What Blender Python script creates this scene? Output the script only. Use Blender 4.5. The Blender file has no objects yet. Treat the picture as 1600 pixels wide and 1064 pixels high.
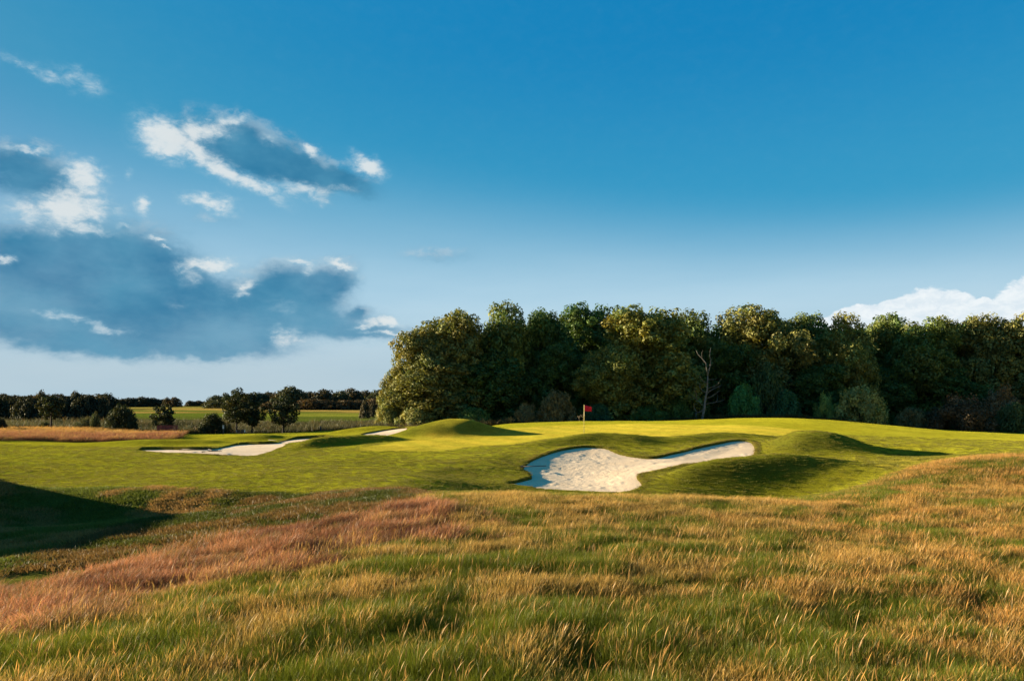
import bpy, math, random
import numpy as np
from mathutils import Vector, Matrix

SC = bpy.context.scene
COL = SC.collection
rng = np.random.default_rng(7)
F = 1200.0          # focal length in photo pixels (27 mm on 36 mm, photo 1600 wide)
HY = 640.0          # horizon row
CZ = 3.0            # camera height above datum

# ------------------------------------------------------------------ camera
cam_d = bpy.data.cameras.new('camera')
cam_d.lens = 27.0; cam_d.sensor_width = 36.0
cam_d.shift_y = (HY - 532.0) / 1600.0
cam_d.clip_start = 0.1; cam_d.clip_end = 6000.0
cam = bpy.data.objects.new('camera', cam_d); COL.objects.link(cam)
cam.location = (0, 0, CZ); cam.rotation_euler = (math.radians(90), 0, 0)
SC.camera = cam

# ------------------------------------------------------------------ view
SC.view_settings.view_transform = 'Standard'
SC.view_settings.look = 'None'
SC.view_settings.gamma = 1.0
SC.view_settings.use_curve_mapping = False
SC.view_settings.exposure = 2.0
SC.cycles.max_bounces = 6
SC.cycles.transparent_max_bounces = 8
SC.cycles.diffuse_bounces = 3

SUN_AZ = -77.0      # degrees clockwise from the view direction (+Y)
SUN_EL = 10.5

# ------------------------------------------------------------------ node helper
class NT:
    def __init__(s, tree): s.t = tree
    def node(s, typ, **kw):
        n = s.t.nodes.new(typ)
        for k, v in kw.items(): setattr(n, k, v)
        return n
    def put(s, sock, v):
        if v is None: return
        if isinstance(v, bpy.types.NodeSocket): s.t.links.new(v, sock)
        else: sock.default_value = v
    def m(s, op, a, b=None, c=None, clamp=False):
        n = s.node('ShaderNodeMath', operation=op, use_clamp=clamp)
        s.put(n.inputs[0], a); s.put(n.inputs[1], b); s.put(n.inputs[2], c)
        return n.outputs[0]
    def v(s, op, a, b=None, scale=None):
        n = s.node('ShaderNodeVectorMath', operation=op)
        s.put(n.inputs[0], a); s.put(n.inputs[1], b)
        if scale is not None: s.put(n.inputs['Scale'], scale)
        return n.outputs['Value'] if op in ('DOT_PRODUCT', 'LENGTH') else n.outputs[0]
    def comb(s, x, y, z=0.0):
        n = s.node('ShaderNodeCombineXYZ')
        s.put(n.inputs[0], x); s.put(n.inputs[1], y); s.put(n.inputs[2], z); return n.outputs[0]
    def sep(s, a):
        n = s.node('ShaderNodeSeparateXYZ'); s.put(n.inputs[0], a); return n.outputs
    def ss(s, x, lo, hi, a=0.0, b=1.0):
        n = s.node('ShaderNodeMapRange', interpolation_type='SMOOTHSTEP')
        s.put(n.inputs[0], x); s.put(n.inputs[1], lo); s.put(n.inputs[2], hi); s.put(n.inputs[3], a); s.put(n.inputs[4], b)
        return n.outputs[0]
    def lin(s, x, lo, hi, a=0.0, b=1.0):
        n = s.node('ShaderNodeMapRange'); s.put(n.inputs[0], x); s.put(n.inputs[1], lo); s.put(n.inputs[2], hi); s.put(n.inputs[3], a); s.put(n.inputs[4], b)
        return n.outputs[0]
    def noise(s, vec, scale, detail=4.0, rough=0.55, dist=0.0, color=False):
        n = s.node('ShaderNodeTexNoise')
        s.put(n.inputs['Vector'], vec); s.put(n.inputs['Scale'], scale); s.put(n.inputs['Detail'], detail)
        s.put(n.inputs['Roughness'], rough); s.put(n.inputs['Distortion'], dist)
        return n.outputs['Color'] if color else n.outputs['Fac']
    def mixc(s, fac, a, b, mode='MIX'):
        n = s.node('ShaderNodeMix', data_type='RGBA', blend_type=mode)
        s.put(n.inputs[0], fac); s.put(n.inputs[6], a); s.put(n.inputs[7], b); return n.outputs[2]
    def attr(s, name, typ='GEOMETRY'):
        n = s.node('ShaderNodeAttribute', attribute_type=typ, attribute_name=name); return n.outputs

def rgb(r, g, b): return (r, g, b, 1.0)

# ------------------------------------------------------------------ world: sky with clouds, laid out by azimuth and elevation
def az_el(px, py):
    a = math.atan((px - 800) / F)
    return a, math.atan((HY - py) / F * math.cos(a))

world = bpy.data.worlds.new('World'); SC.world = world; world.use_nodes = True
wt = world.node_tree; wt.nodes.clear(); W = NT(wt)
sky = W.node('ShaderNodeTexSky', sky_type='NISHITA', sun_disc=False)
sky.sun_elevation = math.radians(SUN_EL); sky.sun_rotation = math.radians(SUN_AZ)
sky.altitude = 50; sky.air_density = 1.0; sky.dust_density = 1.0; sky.ozone_density = 2.5

def field_group(name, blobs, op='ADD', sharp=False):
    g = bpy.data.node_groups.new(name, 'ShaderNodeTree')
    g.interface.new_socket('P', in_out='INPUT', socket_type='NodeSocketVector')
    g.interface.new_socket('F', in_out='OUTPUT', socket_type='NodeSocketFloat')
    G = NT(g); gi = G.node('NodeGroupInput'); go = G.node('NodeGroupOutput'); acc = None
    for (px, py, rx, ry, rot, w) in blobs:
        a, e = az_el(px, py)
        mp = G.node('ShaderNodeMapping', vector_type='TEXTURE')
        G.put(mp.inputs[0], gi.outputs[0] if acc is None else G.v('ADD', gi.outputs[0], G.v('SCALE', acc, scale=1e-7)))   # evaluated one after the other
        mp.inputs[1].default_value = (a, e, 0)
        mp.inputs[2].default_value = (0, 0, math.radians(rot))
        mp.inputs[3].default_value = (rx / F, ry / F, 1)
        d = G.v('DOT_PRODUCT', mp.outputs[0], mp.outputs[0])
        if sharp: d = G.m('MULTIPLY', d, d)
        ex = G.m('MULTIPLY', G.m('POWER', 2.7183, G.m('MULTIPLY', d, -1.0)), w)
        acc = ex if acc is None else (G.m('ADD', acc, ex) if op == 'ADD' else G.m('SMOOTH_MAX', acc, ex, .15))
    G.put(go.inputs[0], acc)
    return g

# blue-grey bodies: px, py, rx, ry, rotation, weight
BODY = [(385,235,92,36,-15,1.3),(470,268,75,22,-12,1.0),(530,285,55,18,-10,.8),(300,215,50,18,-8,.6),
        (30,262,60,28,-5,1.0),(75,290,50,25,-10,.5),
        (210,400,85,50,-12,1.0),(120,440,150,60,-3,.65),(60,400,120,60,0,.42),(230,470,120,55,-8,1.0),(330,510,110,32,-6,1.0),
        (80,500,160,40,0,.62),(60,385,60,26,0,.4),(200,518,180,24,-2,.6),
        (440,450,50,36,18,1.0),(520,438,42,26,28,1.05),(390,480,45,28,10,.9),(500,500,70,30,5,.85),(565,515,55,18,0,.7),
        (480,470,40,30,0,.4),(560,487,12,8,0,.9),(620,520,60,14,0,.5),(310,551,20,9,0,1.0),(190,552,32,9,0,.65),(355,551,10,6,0,.6),
        (690,396,70,16,-2,.42),(340,340,40,10,0,.3),(100,538,200,12,0,.35)]
WHITE = [(262,214,44,28,-10,1.15),(312,206,46,18,2,1.05),(362,194,30,9,4,.8),(240,222,26,14,0,.7),(300,238,40,18,-28,1.0),(345,268,48,16,-30,1.0),
         (400,295,50,14,-22,.9),(470,300,55,13,-4,.8),(535,298,30,8,0,.5),
         (485,240,16,8,-10,.9),(575,262,26,16,-15,1.15),(420,218,18,8,0,.5),
         (325,315,38,11,-5,.9),(290,311,10,8,0,.7),(352,324,22,12,-10,.7),
         (132,280,26,22,-30,1.0),(105,325,40,26,25,1.1),(145,322,26,22,0,.9),(45,335,34,20,0,.8),(40,237,30,5,0,.8),(125,352,50,12,0,.7),
         (222,320,11,13,-10,.9),(198,270,8,8,0,.5),(185,330,20,12,0,.5),(190,348,14,4,0,.6),
         (335,410,46,13,3,1.0),(245,366,16,4,-8,.9),(255,378,10,3,-20,.8),(8,406,14,5,0,.8),(375,440,30,26,40,.5),
         (380,452,26,10,35,.8),(470,412,22,7,-5,.95),(480,423,10,14,0,.7),(532,412,26,6,-8,1.0),(300,425,26,20,0,.5),
         (100,497,36,8,-6,.75),(160,508,60,6,-7,.5),(275,473,20,12,0,.35),(450,525,30,22,-20,.75),(480,535,36,12,0,.7),(540,465,22,14,-30,.4),
         (600,503,38,9,0,1.1),(575,508,26,6,10,.8),(620,520,44,4.5,0,1.0),(600,540,50,5,0,.5),(440,475,30,14,0,.35),
         (70,118,60,10,-12,.55),(130,128,40,14,-12,.6),(40,105,26,8,-30,.4),(100,265,60,14,0,.3),
         (565,425,14,6,20,.5)]
CUMU = [(1345,500,46,24,0,1),(1302,512,40,18,0,1),(1450,500,66,46,0,1),(1412,492,44,28,0,1),(1488,490,36,34,0,1),(1555,505,62,32,0,1),
        (1590,500,46,42,0,1),(1537,474,11,9,0,1),(1680,490,100,70,0,1),(1780,510,150,50,0,1),(1450,545,190,40,0,1)]
gb = field_group('cloud_body', BODY); gw = field_group('cloud_bright', WHITE, 'MAX'); gc = field_group('cloud_cumulus', CUMU, 'MAX', True)

tc = W.node('ShaderNodeTexCoord')
dx, dy, dz = W.sep(W.v('NORMALIZE', tc.outputs['Generated']))
az = W.m('ARCTAN2', dx, dy); el = W.m('ARCSINE', dz)
P = W.comb(az, el)
PS = W.comb(az, W.m('MULTIPLY', el, 1.7))
wn = W.noise(PS, 11.0, 4.0, .6, color=True)
warp = W.v('SCALE', W.v('SUBTRACT', wn, (.5, .5, .5)), scale=.050)
wn2 = W.noise(PS, 45.0, 4.0, .65, color=True)
warp2 = W.v('SCALE', W.v('SUBTRACT', wn2, (.5, .5, .5)), scale=.020)
PW = W.v('ADD', W.v('ADD', P, W.v('SCALE', warp, scale=.7)), W.v('SCALE', warp2, scale=.9))
PB = W.v('ADD', P, W.v('SCALE', warp, scale=.8)); PB = W.v('ADD', PB, W.v('SCALE', warp2, scale=.6))
def fld(g, p):
    n = W.node('ShaderNodeGroup'); n.node_tree = g; W.put(n.inputs[0], p); return n.outputs[0]
n1 = W.noise(PS, 22.0, 7.0, .62, .3)
n2 = W.noise(PS, 60.0, 6.0, .65, .4)
bf = fld(gb, PB); wf = fld(gw, W.v('ADD', PW, W.v('SCALE', bf, scale=1e-7)))
PC = W.v('ADD', P, W.v('SCALE', warp2, scale=.35))
cf = fld(gc, W.v('ADD', PC, W.v('SCALE', wf, scale=1e-7)))
bd = W.m('MULTIPLY_ADD', W.ss(bf, .05, .5), W.m('ADD', W.m('MULTIPLY', W.m('SUBTRACT', n1, .5), 1.0), W.m('MULTIPLY', W.m('SUBTRACT', n2, .5), .35)), bf)
bm_ = W.ss(bd, .08, 1.05)
# silver lining: where the cloud thins out on the side the sun comes from
bf2 = fld(gb, W.v('ADD', W.v('ADD', PB, (-.016, .013, 0)), W.v('SCALE', wf, scale=1e-7)))
bd2 = W.m('MULTIPLY_ADD', W.ss(bf2, .05, .5), W.m('MULTIPLY', W.m('SUBTRACT', n1, .5), 1.2), bf2)
rim = W.m('MULTIPLY', W.m('MULTIPLY', W.ss(W.m('SUBTRACT', bd, bd2), .04, .32), W.ss(bd, .10, .40)), W.m('MULTIPLY', W.ss(bd, 1.25, .55), W.ss(n1, .38, .6)))
gate = W.ss(wf, .02, .45)
wd = W.m('MULTIPLY_ADD', gate, W.m('ADD', W.m('MULTIPLY', W.m('SUBTRACT', n2, .5), 1.15), W.m('MULTIPLY', W.m('SUBTRACT', n1, .5), .75)), wf)
wm_ = W.m('POWER', W.ss(wd, .04, 1.02), 1.15)
wisp = W.ss(n1, .35, .7)
# base sky: the Nishita sky, graded towards the teal of the photograph
sr, sg, sb_ = W.sep(sky.outputs[0])
def grade(c, g, k): return W.m('MULTIPLY', W.m('POWER', W.m('MINIMUM', W.m('MULTIPLY', c, .1), .24), g), k)
skyc = W.comb(grade(sr, 2.4, 50.0), grade(sg, .42, 5.45), grade(sb_, .15, 6.35))
skyc = W.mixc(W.ss(W.m('MULTIPLY', sr, .1), .52, .95), skyc, W.v('SCALE', sky.outputs[0], scale=1.3))
# a pale band mixed into the sky near the horizon, all the way round
band = W.m('MULTIPLY', W.m('POWER', W.ss(el, W.ss(az, -.5, .55, .37, .265), W.ss(az, -.5, .3, .06, .10)), 1.25), W.ss(W.noise(W.comb(az, W.m('MULTIPLY', el, 5.0)), 3.0, 5.0), .2, .8, .84, 1.0))
bandc = W.mixc(W.ss(el, .16, .03), rgb(5.5, 7.4, 8.5), rgb(4.9, 6.2, 6.95))
skyc = W.mixc(W.m('MULTIPLY', W.ss(el, .46, .16), .75), skyc, rgb(.55, 3.7, 6.1))
skyc = W.mixc(W.m('MULTIPLY', band, 1.0, clamp=True), skyc, bandc)
bodyc = W.mixc(W.ss(W.noise(PS, 9.0, 4.0), .3, .7), rgb(.22, 1.8, 3.45), rgb(.75, 2.85, 4.5))
bodyc = W.mixc(W.m('MULTIPLY', W.ss(el, .15, .05), .35), bodyc, rgb(2.0, 4.3, 5.8))
c1 = W.mixc(W.m('MULTIPLY', bm_, W.ss(W.noise(PS, 7.0, 5.0, .6), .3, .65, .80, .98)), skyc, bodyc)
whitec = W.mixc(W.ss(wd, .3, 1.1), rgb(4.0, 6.0, 7.2), rgb(7.9, 8.3, 8.3))
c1 = W.mixc(W.m('MULTIPLY', rim, .32), c1, rgb(6.2, 7.3, 7.9))
c2 = W.mixc(W.m('MULTIPLY', wm_, .86), c1, whitec)
cm_ = W.ss(W.m('ADD', cf, W.m('MULTIPLY', W.m('SUBTRACT', n2, .5), .5)), .42, .60)
cumc = W.mixc(W.ss(n2, .35, .65), rgb(7.2, 8.2, 8.9), rgb(8.6, 9.2, 9.5))
c3 = W.mixc(cm_, c2, cumc)
bg = W.node('ShaderNodeBackground'); bg.inputs['Strength'].default_value = 0.05
W.put(bg.inputs['Color'], W.v('SCALE', c3, scale=.5))
wo = W.node('ShaderNodeOutputWorld'); wt.links.new(bg.outputs[0], wo.inputs[0])
world.cycles.sampling_method = 'MANUAL'; world.cycles.sample_map_resolution = 512

# ------------------------------------------------------------------ sun
sd = bpy.data.lights.new('sun', 'SUN'); sd.energy = 5.0; sd.angle = math.radians(0.5); sd.color = (1.0, .85, .60)
sun = bpy.data.objects.new('sun', sd); COL.objects.link(sun)
_a, _e = math.radians(SUN_AZ), math.radians(SUN_EL)
SDIR = Vector((math.sin(_a) * math.cos(_e), math.cos(_a) * math.cos(_e), math.sin(_e)))
sun.rotation_euler = (-SDIR).to_track_quat('-Z', 'Y').to_euler()
sun.location = SDIR * 300

# ------------------------------------------------------------------ small numeric helpers
def hash2(ix, iy, seed):
    h = (ix.astype(np.int64) * 374761393 + iy.astype(np.int64) * 668265263 + seed * 1442695041) & 0x7fffffff
    h = ((h ^ (h >> 13)) * 1274126177) & 0x7fffffff
    return ((h ^ (h >> 16)) & 0xffff) / 65535.0
def vnoise(x, y, seed=0):
    ix = np.floor(x); iy = np.floor(y); fx = x - ix; fy = y - iy
    fx = fx * fx * (3 - 2 * fx); fy = fy * fy * (3 - 2 * fy)
    a = hash2(ix, iy, seed); b = hash2(ix + 1, iy, seed); c = hash2(ix, iy + 1, seed); d = hash2(ix + 1, iy + 1, seed)
    return a + (b - a) * fx + (c - a) * fy + (a - b - c + d) * fx * fy
def fbm(x, y, seed=0, oct=4):
    s = 0; a = .5; t = 0
    for k in range(oct):
        s = s + a * vnoise(x * 2 ** k + 17.3 * k, y * 2 ** k - 9.1 * k, seed + k); t += a; a *= .5
    return s / t
def sstep(x, a, b):
    t = np.clip((x - a) / (b - a), 0, 1); return t * t * (3 - 2 * t)

# ------------------------------------------------------------------ terrain: surveyed spot heights (column, row, distance) joined by a smooth surface
def world_pt(px, py, D): return ((px - 800) / F * D, D, CZ - (py - HY) / F * D)
SPOT = [(-100,1064,7.5),(0,1064,7.3),(400,1064,7.2),(800,1064,7.1),(1200,1064,7.1),(1600,1064,7.2),(1750,1064,7.2),
 (800,900,11.6),(800,830,16),(760,782,21.5),(900,783,21.5),(1200,900,12),(1150,830,17),(1050,790,20.5),(1200,793,20.5),(600,960,9.3),(1000,980,8.9),
 (1500,718,27),(1600,714,28),(1700,712,29),(1430,736,26),(1300,783,23),(1370,762,24.5),(1600,760,23),(1600,850,15.5),(1500,800,19),(1400,810,19),(1400,900,12.4),(1600,930,11.3),(1500,1000,9),
 (400,960,9.6),(400,925,11),(400,880,14.5),(400,850,17),(400,815,21),(400,795,25),(400,775,30),(400,763,34),(400,740,39),(400,715,49),
 (0,1000,9.4),(0,965,12),(0,925,15),(0,880,18.5),(0,855,21.5),(0,815,26),(0,780,31.5),(0,762,36),(0,740,42),(0,715,50),(0,700,57),(0,688,64),(0,679,73),
 (640,850,14.5),(620,805,19),(640,782,22.5),(640,766,27),(640,757,31),(640,740,38),(640,715,48),(200,915,14),(200,870,18),(200,825,23),(200,790,28.5),(200,768,33),
 (800,768,36),(900,774,36.6),(1000,774,36.2),(1150,783,33.5),(1250,779,33),(1330,760,35),(1400,733,38),(1480,716,42),(1560,704,46),(1650,700,48),
 (720,745,41),(760,722,45),(700,700,53),
 (840,740,42.5),(830,725,45),(870,706,49),(915,700,50.5),(950,702,50.2),(1000,716,47),(1050,710,48),(1110,698,50),(1160,692,51),(1180,702,49),(1130,721,45),(1060,726,43.5),(1000,745,40.5),(990,765,37.8),
 (900,745,41.5),(950,735,43),(920,760,38.8),(1060,717,46),
 (700,687,59),(640,692,56),(560,704,51),(800,672,68),(912,684,60),(912,665,73),(1000,681,59),(1000,661,75),(1100,670,63),(1100,655,79),(1200,669,63),(1200,653,80),
 (1300,656,79),(1300,678,60),(1400,665,76),(1400,692,53),(1500,677,70),(1500,692,56),(1600,685,66),(1650,684,70),(720,669,76),(800,662,80),(900,658,81),(640,676,78),
 (300,707,53),(380,711,51),(420,708,53),(430,696,60),(490,684,68),(250,704,55),(340,698,60),(450,679,74),(340,678,74),(240,680,76),(130,674,80),(0,673,82),(-150,674,80),
 (565,680,68),(600,679,69),(635,680,68),(600,667,77),(520,677,74),(520,673,80),(640,668,71.5),(600,672.5,72)]
HARD = [(-9,0,.75),(0,-8,.9),(9,0,.7),(-9,5,.55),(20,-8,1.0),(-22,-5,.0),(0,2,.75),(12,4,.5),(40,15,1.4),(40,0,1.4),(-20,10,.2),(-30,20,.4),(-34,33,.8),(50,40,1.2),(-45,45,.6),
 (0,28,-.30),(6,28,-.45),(11,27,-.25),(-3,31,-.5),(60,70,.4),(-60,70,.5),(-75,90,0),
 (20,92,1.1),(40,92,.9),(0,92,.7),(60,95,.6),(-12,92,.6),(20,120,.8),(60,120,.8),(0,130,.6),(100,60,.8),(100,100,.8),(120,-20,1),(-120,-20,1),(0,-60,1),
 (-30,98,-.9),(-60,98,-.8),(-90,98,-.8),(-45,115,-1.1),(-80,118,-1.0),(-20,112,-.8),(-110,120,-.6),(-25,135,-.5),(-90,140,-.4),(-60,140,-.5),
 (-110,170,.1),(-60,175,.2),(-20,175,.2),(-140,240,1.4),(-80,240,1.5),(-20,240,1.4),(-170,330,3.2),(-100,330,3.6),(-30,330,3.2),(-220,430,4.6),(-130,430,5.2),(-40,430,4.6),
 (40,200,1.2),(120,200,1.5),(150,400,3),(60,430,4.5),(-300,300,3),(-350,150,1.0),(-150,60,.6),(-400,600,6),(0,600,6),(300,600,4),(400,200,2),(400,-100,1),(-400,-100,1),(0,-300,1)]
_cp = np.array([world_pt(*s) for s in SPOT] + [tuple(h) for h in HARD], float)
def _phi(r2, c2=6.0): return np.sqrt(r2 + c2)
_d2 = ((_cp[:, None, :2] - _cp[None, :, :2]) ** 2).sum(-1)
_A = np.zeros((len(_cp) + 3,) * 2); n_ = len(_cp)
_A[:n_, :n_] = -_phi(_d2) + np.eye(n_) * 0.15
_A[:n_, n_] = 1; _A[:n_, n_ + 1:] = _cp[:, :2] * .01; _A[n_:, :n_] = _A[:n_, n_:].T
_w = np.linalg.solve(_A, np.concatenate([_cp[:, 2], [0, 0, 0]]))
def base(X, Y):
    X = np.asarray(X, float); Y = np.asarray(Y, float); sh = X.shape
    X = X.ravel(); Y = Y.ravel(); Z = np.empty_like(X)
    for i in range(0, len(X), 20000):
        x = X[i:i + 20000]; y = Y[i:i + 20000]
        r2 = (x[:, None] - _cp[None, :, 0]) ** 2 + (y[:, None] - _cp[None, :, 1]) ** 2
        Z[i:i + 20000] = -_phi(r2) @ _w[:n_] + _w[n_] + .01 * (x * _w[n_ + 1] + y * _w[n_ + 2])
    R = np.hypot(X, Y - 200); k = sstep(R, 420, 800)
    Z = Z * (1 - k) + 4.0 * k
    return Z.reshape(sh)

def cast(px, py, fn, D0=8.0, D1=140.0):
    "where the sight line through (px, py) first meets the surface fn"
    D = np.arange(D0, D1, .1); X = (px - 800) / F * D; Z = CZ - (py - HY) / F * D
    below = Z < fn(X, D)
    i = int(np.argmax(below)) if below.any() else len(D) - 1
    return X[i], D[i]

def smooth_closed(pts, per=10):
    P_ = np.array(pts, float); n = len(P_); out = []
    for i in range(n):
        a, b, c, d = P_[i - 1], P_[i], P_[(i + 1) % n], P_[(i + 2) % n]
        for k in range(per):
            t = k / per
            out.append(.5 * ((2 * b) + (-a + c) * t + (2 * a - 5 * b + 4 * c - d) * t * t + (-a + 3 * b - 3 * c + d) * t ** 3))
    return np.array(out)

def sdist(X, Y, poly, back=False):
    "signed distance to a closed outline (negative inside) and nearest point"
    X = np.asarray(X, float).ravel(); Y = np.asarray(Y, float).ravel()
    A_ = poly; B_ = np.roll(poly, -1, 0); best = np.full(len(X), 1e9); nrm = np.zeros(len(X))
    orient = np.sign(((A_[:, 0] * B_[:, 1]) - (B_[:, 0] * A_[:, 1])).sum()); nx = np.zeros(len(X)); ny = np.zeros(len(X)); ins = np.zeros(len(X), bool)
    for (ax, ay), (bx, by) in zip(A_, B_):
        ex, ey = bx - ax, by - ay; L = ex * ex + ey * ey + 1e-12
        t = np.clip(((X - ax) * ex + (Y - ay) * ey) / L, 0, 1); qx = ax + t * ex; qy = ay + t * ey
        d = (X - qx) ** 2 + (Y - qy) ** 2; m = d < best
        best[m] = d[m]; nx[m] = qx[m]; ny[m] = qy[m]; nrm[m] = -ex * orient / math.sqrt(L)
        c = ((ay > Y) != (by > Y)) & (X < (bx - ax) * (Y - ay) / (by - ay + 1e-12) + ax); ins ^= c
    s = np.sqrt(best); s[ins] *= -1
    if back: return s, nx, ny, nrm
    return s, nx, ny

OUT_MAIN = [(793,757),(818,751),(830,747),(826,739),(816,733),(828,722),(850,712),(880,703),(915,699),(945,701),(965,708),(990,714),(1020,716),(1050,710),(1085,702),(1120,694),(1150,689),(1170,690),(1180,700),(1176,712),(1160,719),(1130,722),(1080,724),(1030,734),(1002,740),(996,746),(1003,755),(1000,762),(980,769),(950,771),(900,769),(860,766),(825,761)]
OUT_LEFT = [(218,703),(262,702),(300,702.5),(335,701),(362,696),(385,694),(410,693.5),(432,692),(448,688),(466,685.5),(507,683),(515,685),(500,686.5),(475,689),(457,691.5),(441,699),(424,706),(398,712),(364,711),(335,709.5),(300,708),(255,706.5)]
OUT_SMALL = [(566,678.5),(590,674),(615,670.5),(636,668.5),(632,674.5),(612,681),(590,682)]
def plan(outl): return smooth_closed([cast(x, y, base) for x, y in outl], 6)
BUNKERS = [('main', plan(OUT_MAIN)), ('left', plan(OUT_LEFT)), ('small', plan(OUT_SMALL))]

# mounds: centre x, y, radii, rotation, height
MOUNDS = [
 (18.6, 48.6, 4.4, 2.5, -12, 1.15), (13.6, 54.0, 4.2, 1.7, 12, .38), (24.0, 47.0, 3.5, 2.6, -10, -.35),   # at the far end of the bunker, round its right side
 (12.0, 40.0, 4.2, 1.4, 6, 1.0), (12.5, 36.3, 5.0, 1.6, 5, -.40), (16.3, 40.2, 3.2, 2.0, 0, .35),                                # in front of the neck
 (7.2, 52.9, 3.0, 1.6, -8, .55), (3.8, 52.8, 3.0, 1.6, 10, .42), (-1.6, 47.0, 1.6, 2.2, 20, .10),  # behind the bunker
 (-6.0, 64.8, 3.9, 2.5, 5, 1.15), (-11.0, 59.6, 3.0, 1.5, 15, .48), (-14.8, 56.6, 3.2, 1.5, 30, .66), (-3.5, 66.0, 3.8, 2.0, -10, .35),
 (-20.5, 67.5, 5.0, 1.6, 6, .45), (-27.5, 63.0, 5.5, 1.5, 4, .38), (-14, 74.5, 4, 1.5, 5, .25),
 (-26.5, 27.0, 5.4, 6.0, 10, 3.0), (-33, 34.5, 6.5, 2.6, 0, 1.3), (-23.5, 31.5, 2.4, 1.6, 0, .35), (-34, 20, 6, 4, 0, 1.5),  # added rises out of view, shaped to throw shade across the swale
 (-16.0, 29.0, 9.0, 3.4, 8, -.70),
]
LIP = {'main': (.04, .08), 'left': (.0, .20), 'small': (.02, .12)}
def ground_parts(X, Y):
    X = np.asarray(X, float); Y = np.asarray(Y, float); sh = X.shape; x = X.ravel(); y = Y.ravel()
    b = base(x, y); m = np.zeros_like(b)
    for cx, cy, rx, ry, rot, h in MOUNDS:
        c, s = math.cos(math.radians(rot)), math.sin(math.radians(rot))
        u = ((x - cx) * c + (y - cy) * s) / rx; v = (-(x - cx) * s + (y - cy) * c) / ry
        m = m + h * np.exp(-(u * u + v * v) ** 1.3)
    sd = np.full(len(x), 50.0); nx = x.copy(); ny = y.copy(); lip = np.zeros(len(x))
    for nm, poly in BUNKERS:
        lo = poly.min(0) - 4; hi = poly.max(0) + 4
        k = np.where((x > lo[0]) & (x < hi[0]) & (y > lo[1]) & (y < hi[1]))[0]
        if len(k):
            s_, qx, qy, qn = sdist(x[k], y[k], poly, True); c = np.abs(s_) < np.abs(sd[k])
            kk = k[c]; sd[kk] = s_[c]; nx[kk] = qx[c]; ny[kk] = qy[c]; f, bk = LIP[nm]; lip[kk] = f + bk * sstep(qn[c], -.2, .8)
    m = m * (.90 + .20 * fbm(x * .35, y * .35, 88, 3))
    d = np.maximum(sd, 0); m = m * (.12 + .88 * sstep(d, 0, 2.8)) + lip * np.exp(-d / .9)
    return b.reshape(sh), m.reshape(sh), sd.reshape(sh), nx.reshape(sh), ny.reshape(sh)
def micro(X, Y):
    rough = sstep(Y, 27, 20)
    tall = (fbm(X * 1.5, Y * 1.5, 3, 4) - .5) * .24 * rough
    return tall + (fbm(X * .25, Y * .25, 9, 3) - .5) * .16 * sstep(Y, 3, 10) * (1 - .5 * rough)
def top_from(b, m, sd):
    return b + m
def ground(X, Y):
    b, m, sd, _, _ = ground_parts(X, Y)
    return np.where(sd < 0, b - .03, top_from(b, m, sd)) + micro(X, Y)
def gz(x, y): return float(ground(np.array([x]), np.array([y]))[0])

# land cover outlines on the plan
def planc(outl, D1=100): return smooth_closed([cast(x, y, base, D1=D1) for x, y in outl], 5)
GREEN = planc([(575,703),(640,704),(700,703),(745,697),(800,694),(870,684),(950,680),(1010,684),(1060,688),(1110,682),(1170,680),(1240,679),(1265,674),(1200,667),(1100,664),(1000,662.5),(900,664),(820,668),(740,674),(680,682),(610,692),(570,699)])
RED_TOP = [(-1.1,16.5),(-1.4,19.3),(-2.7,20.2),(-3.9,19.6),(-5.2,18.8),(-6.3,17.9),(-7.2,17.2),(-8.15,16.3),(-9.0,15.4),(-9.7,14.6),(-11.4,14.2)]
RED = smooth_closed([(-9.0,8.6),(-6.6,9.4),(-6.1,10.2),(-5.6,11.0),(-4.7,11.8),(-3.9,12.8),(-3.1,13.6),(-1.9,14.3),(-.6,15.0)] + RED_TOP, 5)
SWALE = smooth_closed(RED_TOP[1:] + [(-16,14.5),(-24,20),(-29,33),(-20,34.8),(-14,34.2),(-9.5,32.0),(-6,29.5),(-3.2,26),(-2.6,22.5)], 5)
ROUGHN = smooth_closed([(-16,-3),(-13,8),(-8.3,10.6),(-6.9,12.0),(-5,13.4),(-3.4,14.8),(-2.0,15.6),(-1.8,19),(-2.6,23.0),(-1.0,25.0),(2,24.8),(6,24.6),(9,24.8),(11.5,26),(14,27.5),(16.5,29),(19.5,30),(24,31),(32,31),(34,15),(22,-3)], 5)
STRIP = smooth_closed([(-62,63),(-48,63),(-40,64),(-34,64),(-29.5,66),(-31,71),(-33.5,76),(-38,79),(-50,81),(-66,82)], 5)

# ------------------------------------------------------------------ mesh helpers
def mesh_np(name, V, Fq, mat=None, smooth=False):
    me = bpy.data.meshes.new(name); V = np.asarray(V, np.float32); Fq = np.asarray(Fq, np.int32); k = Fq.shape[1]
    me.vertices.add(len(V)); me.vertices.foreach_set('co', V.ravel())
    me.loops.add(Fq.size); me.loops.foreach_set('vertex_index', Fq.ravel())
    me.polygons.add(len(Fq)); me.polygons.foreach_set('loop_start', np.arange(0, Fq.size, k, dtype=np.int32))
    me.update(calc_edges=True); me.validate()
    if smooth: me.polygons.foreach_set('use_smooth', np.ones(len(me.polygons), bool))
    if mat: me.materials.append(mat)
    return me
def vcol(me, name, C):
    a = me.color_attributes.new(name, 'FLOAT_COLOR', 'POINT')
    c = np.ones((len(me.vertices), 4), np.float32); c[:, :C.shape[1]] = C; a.data.foreach_set('color', c.ravel())
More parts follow.
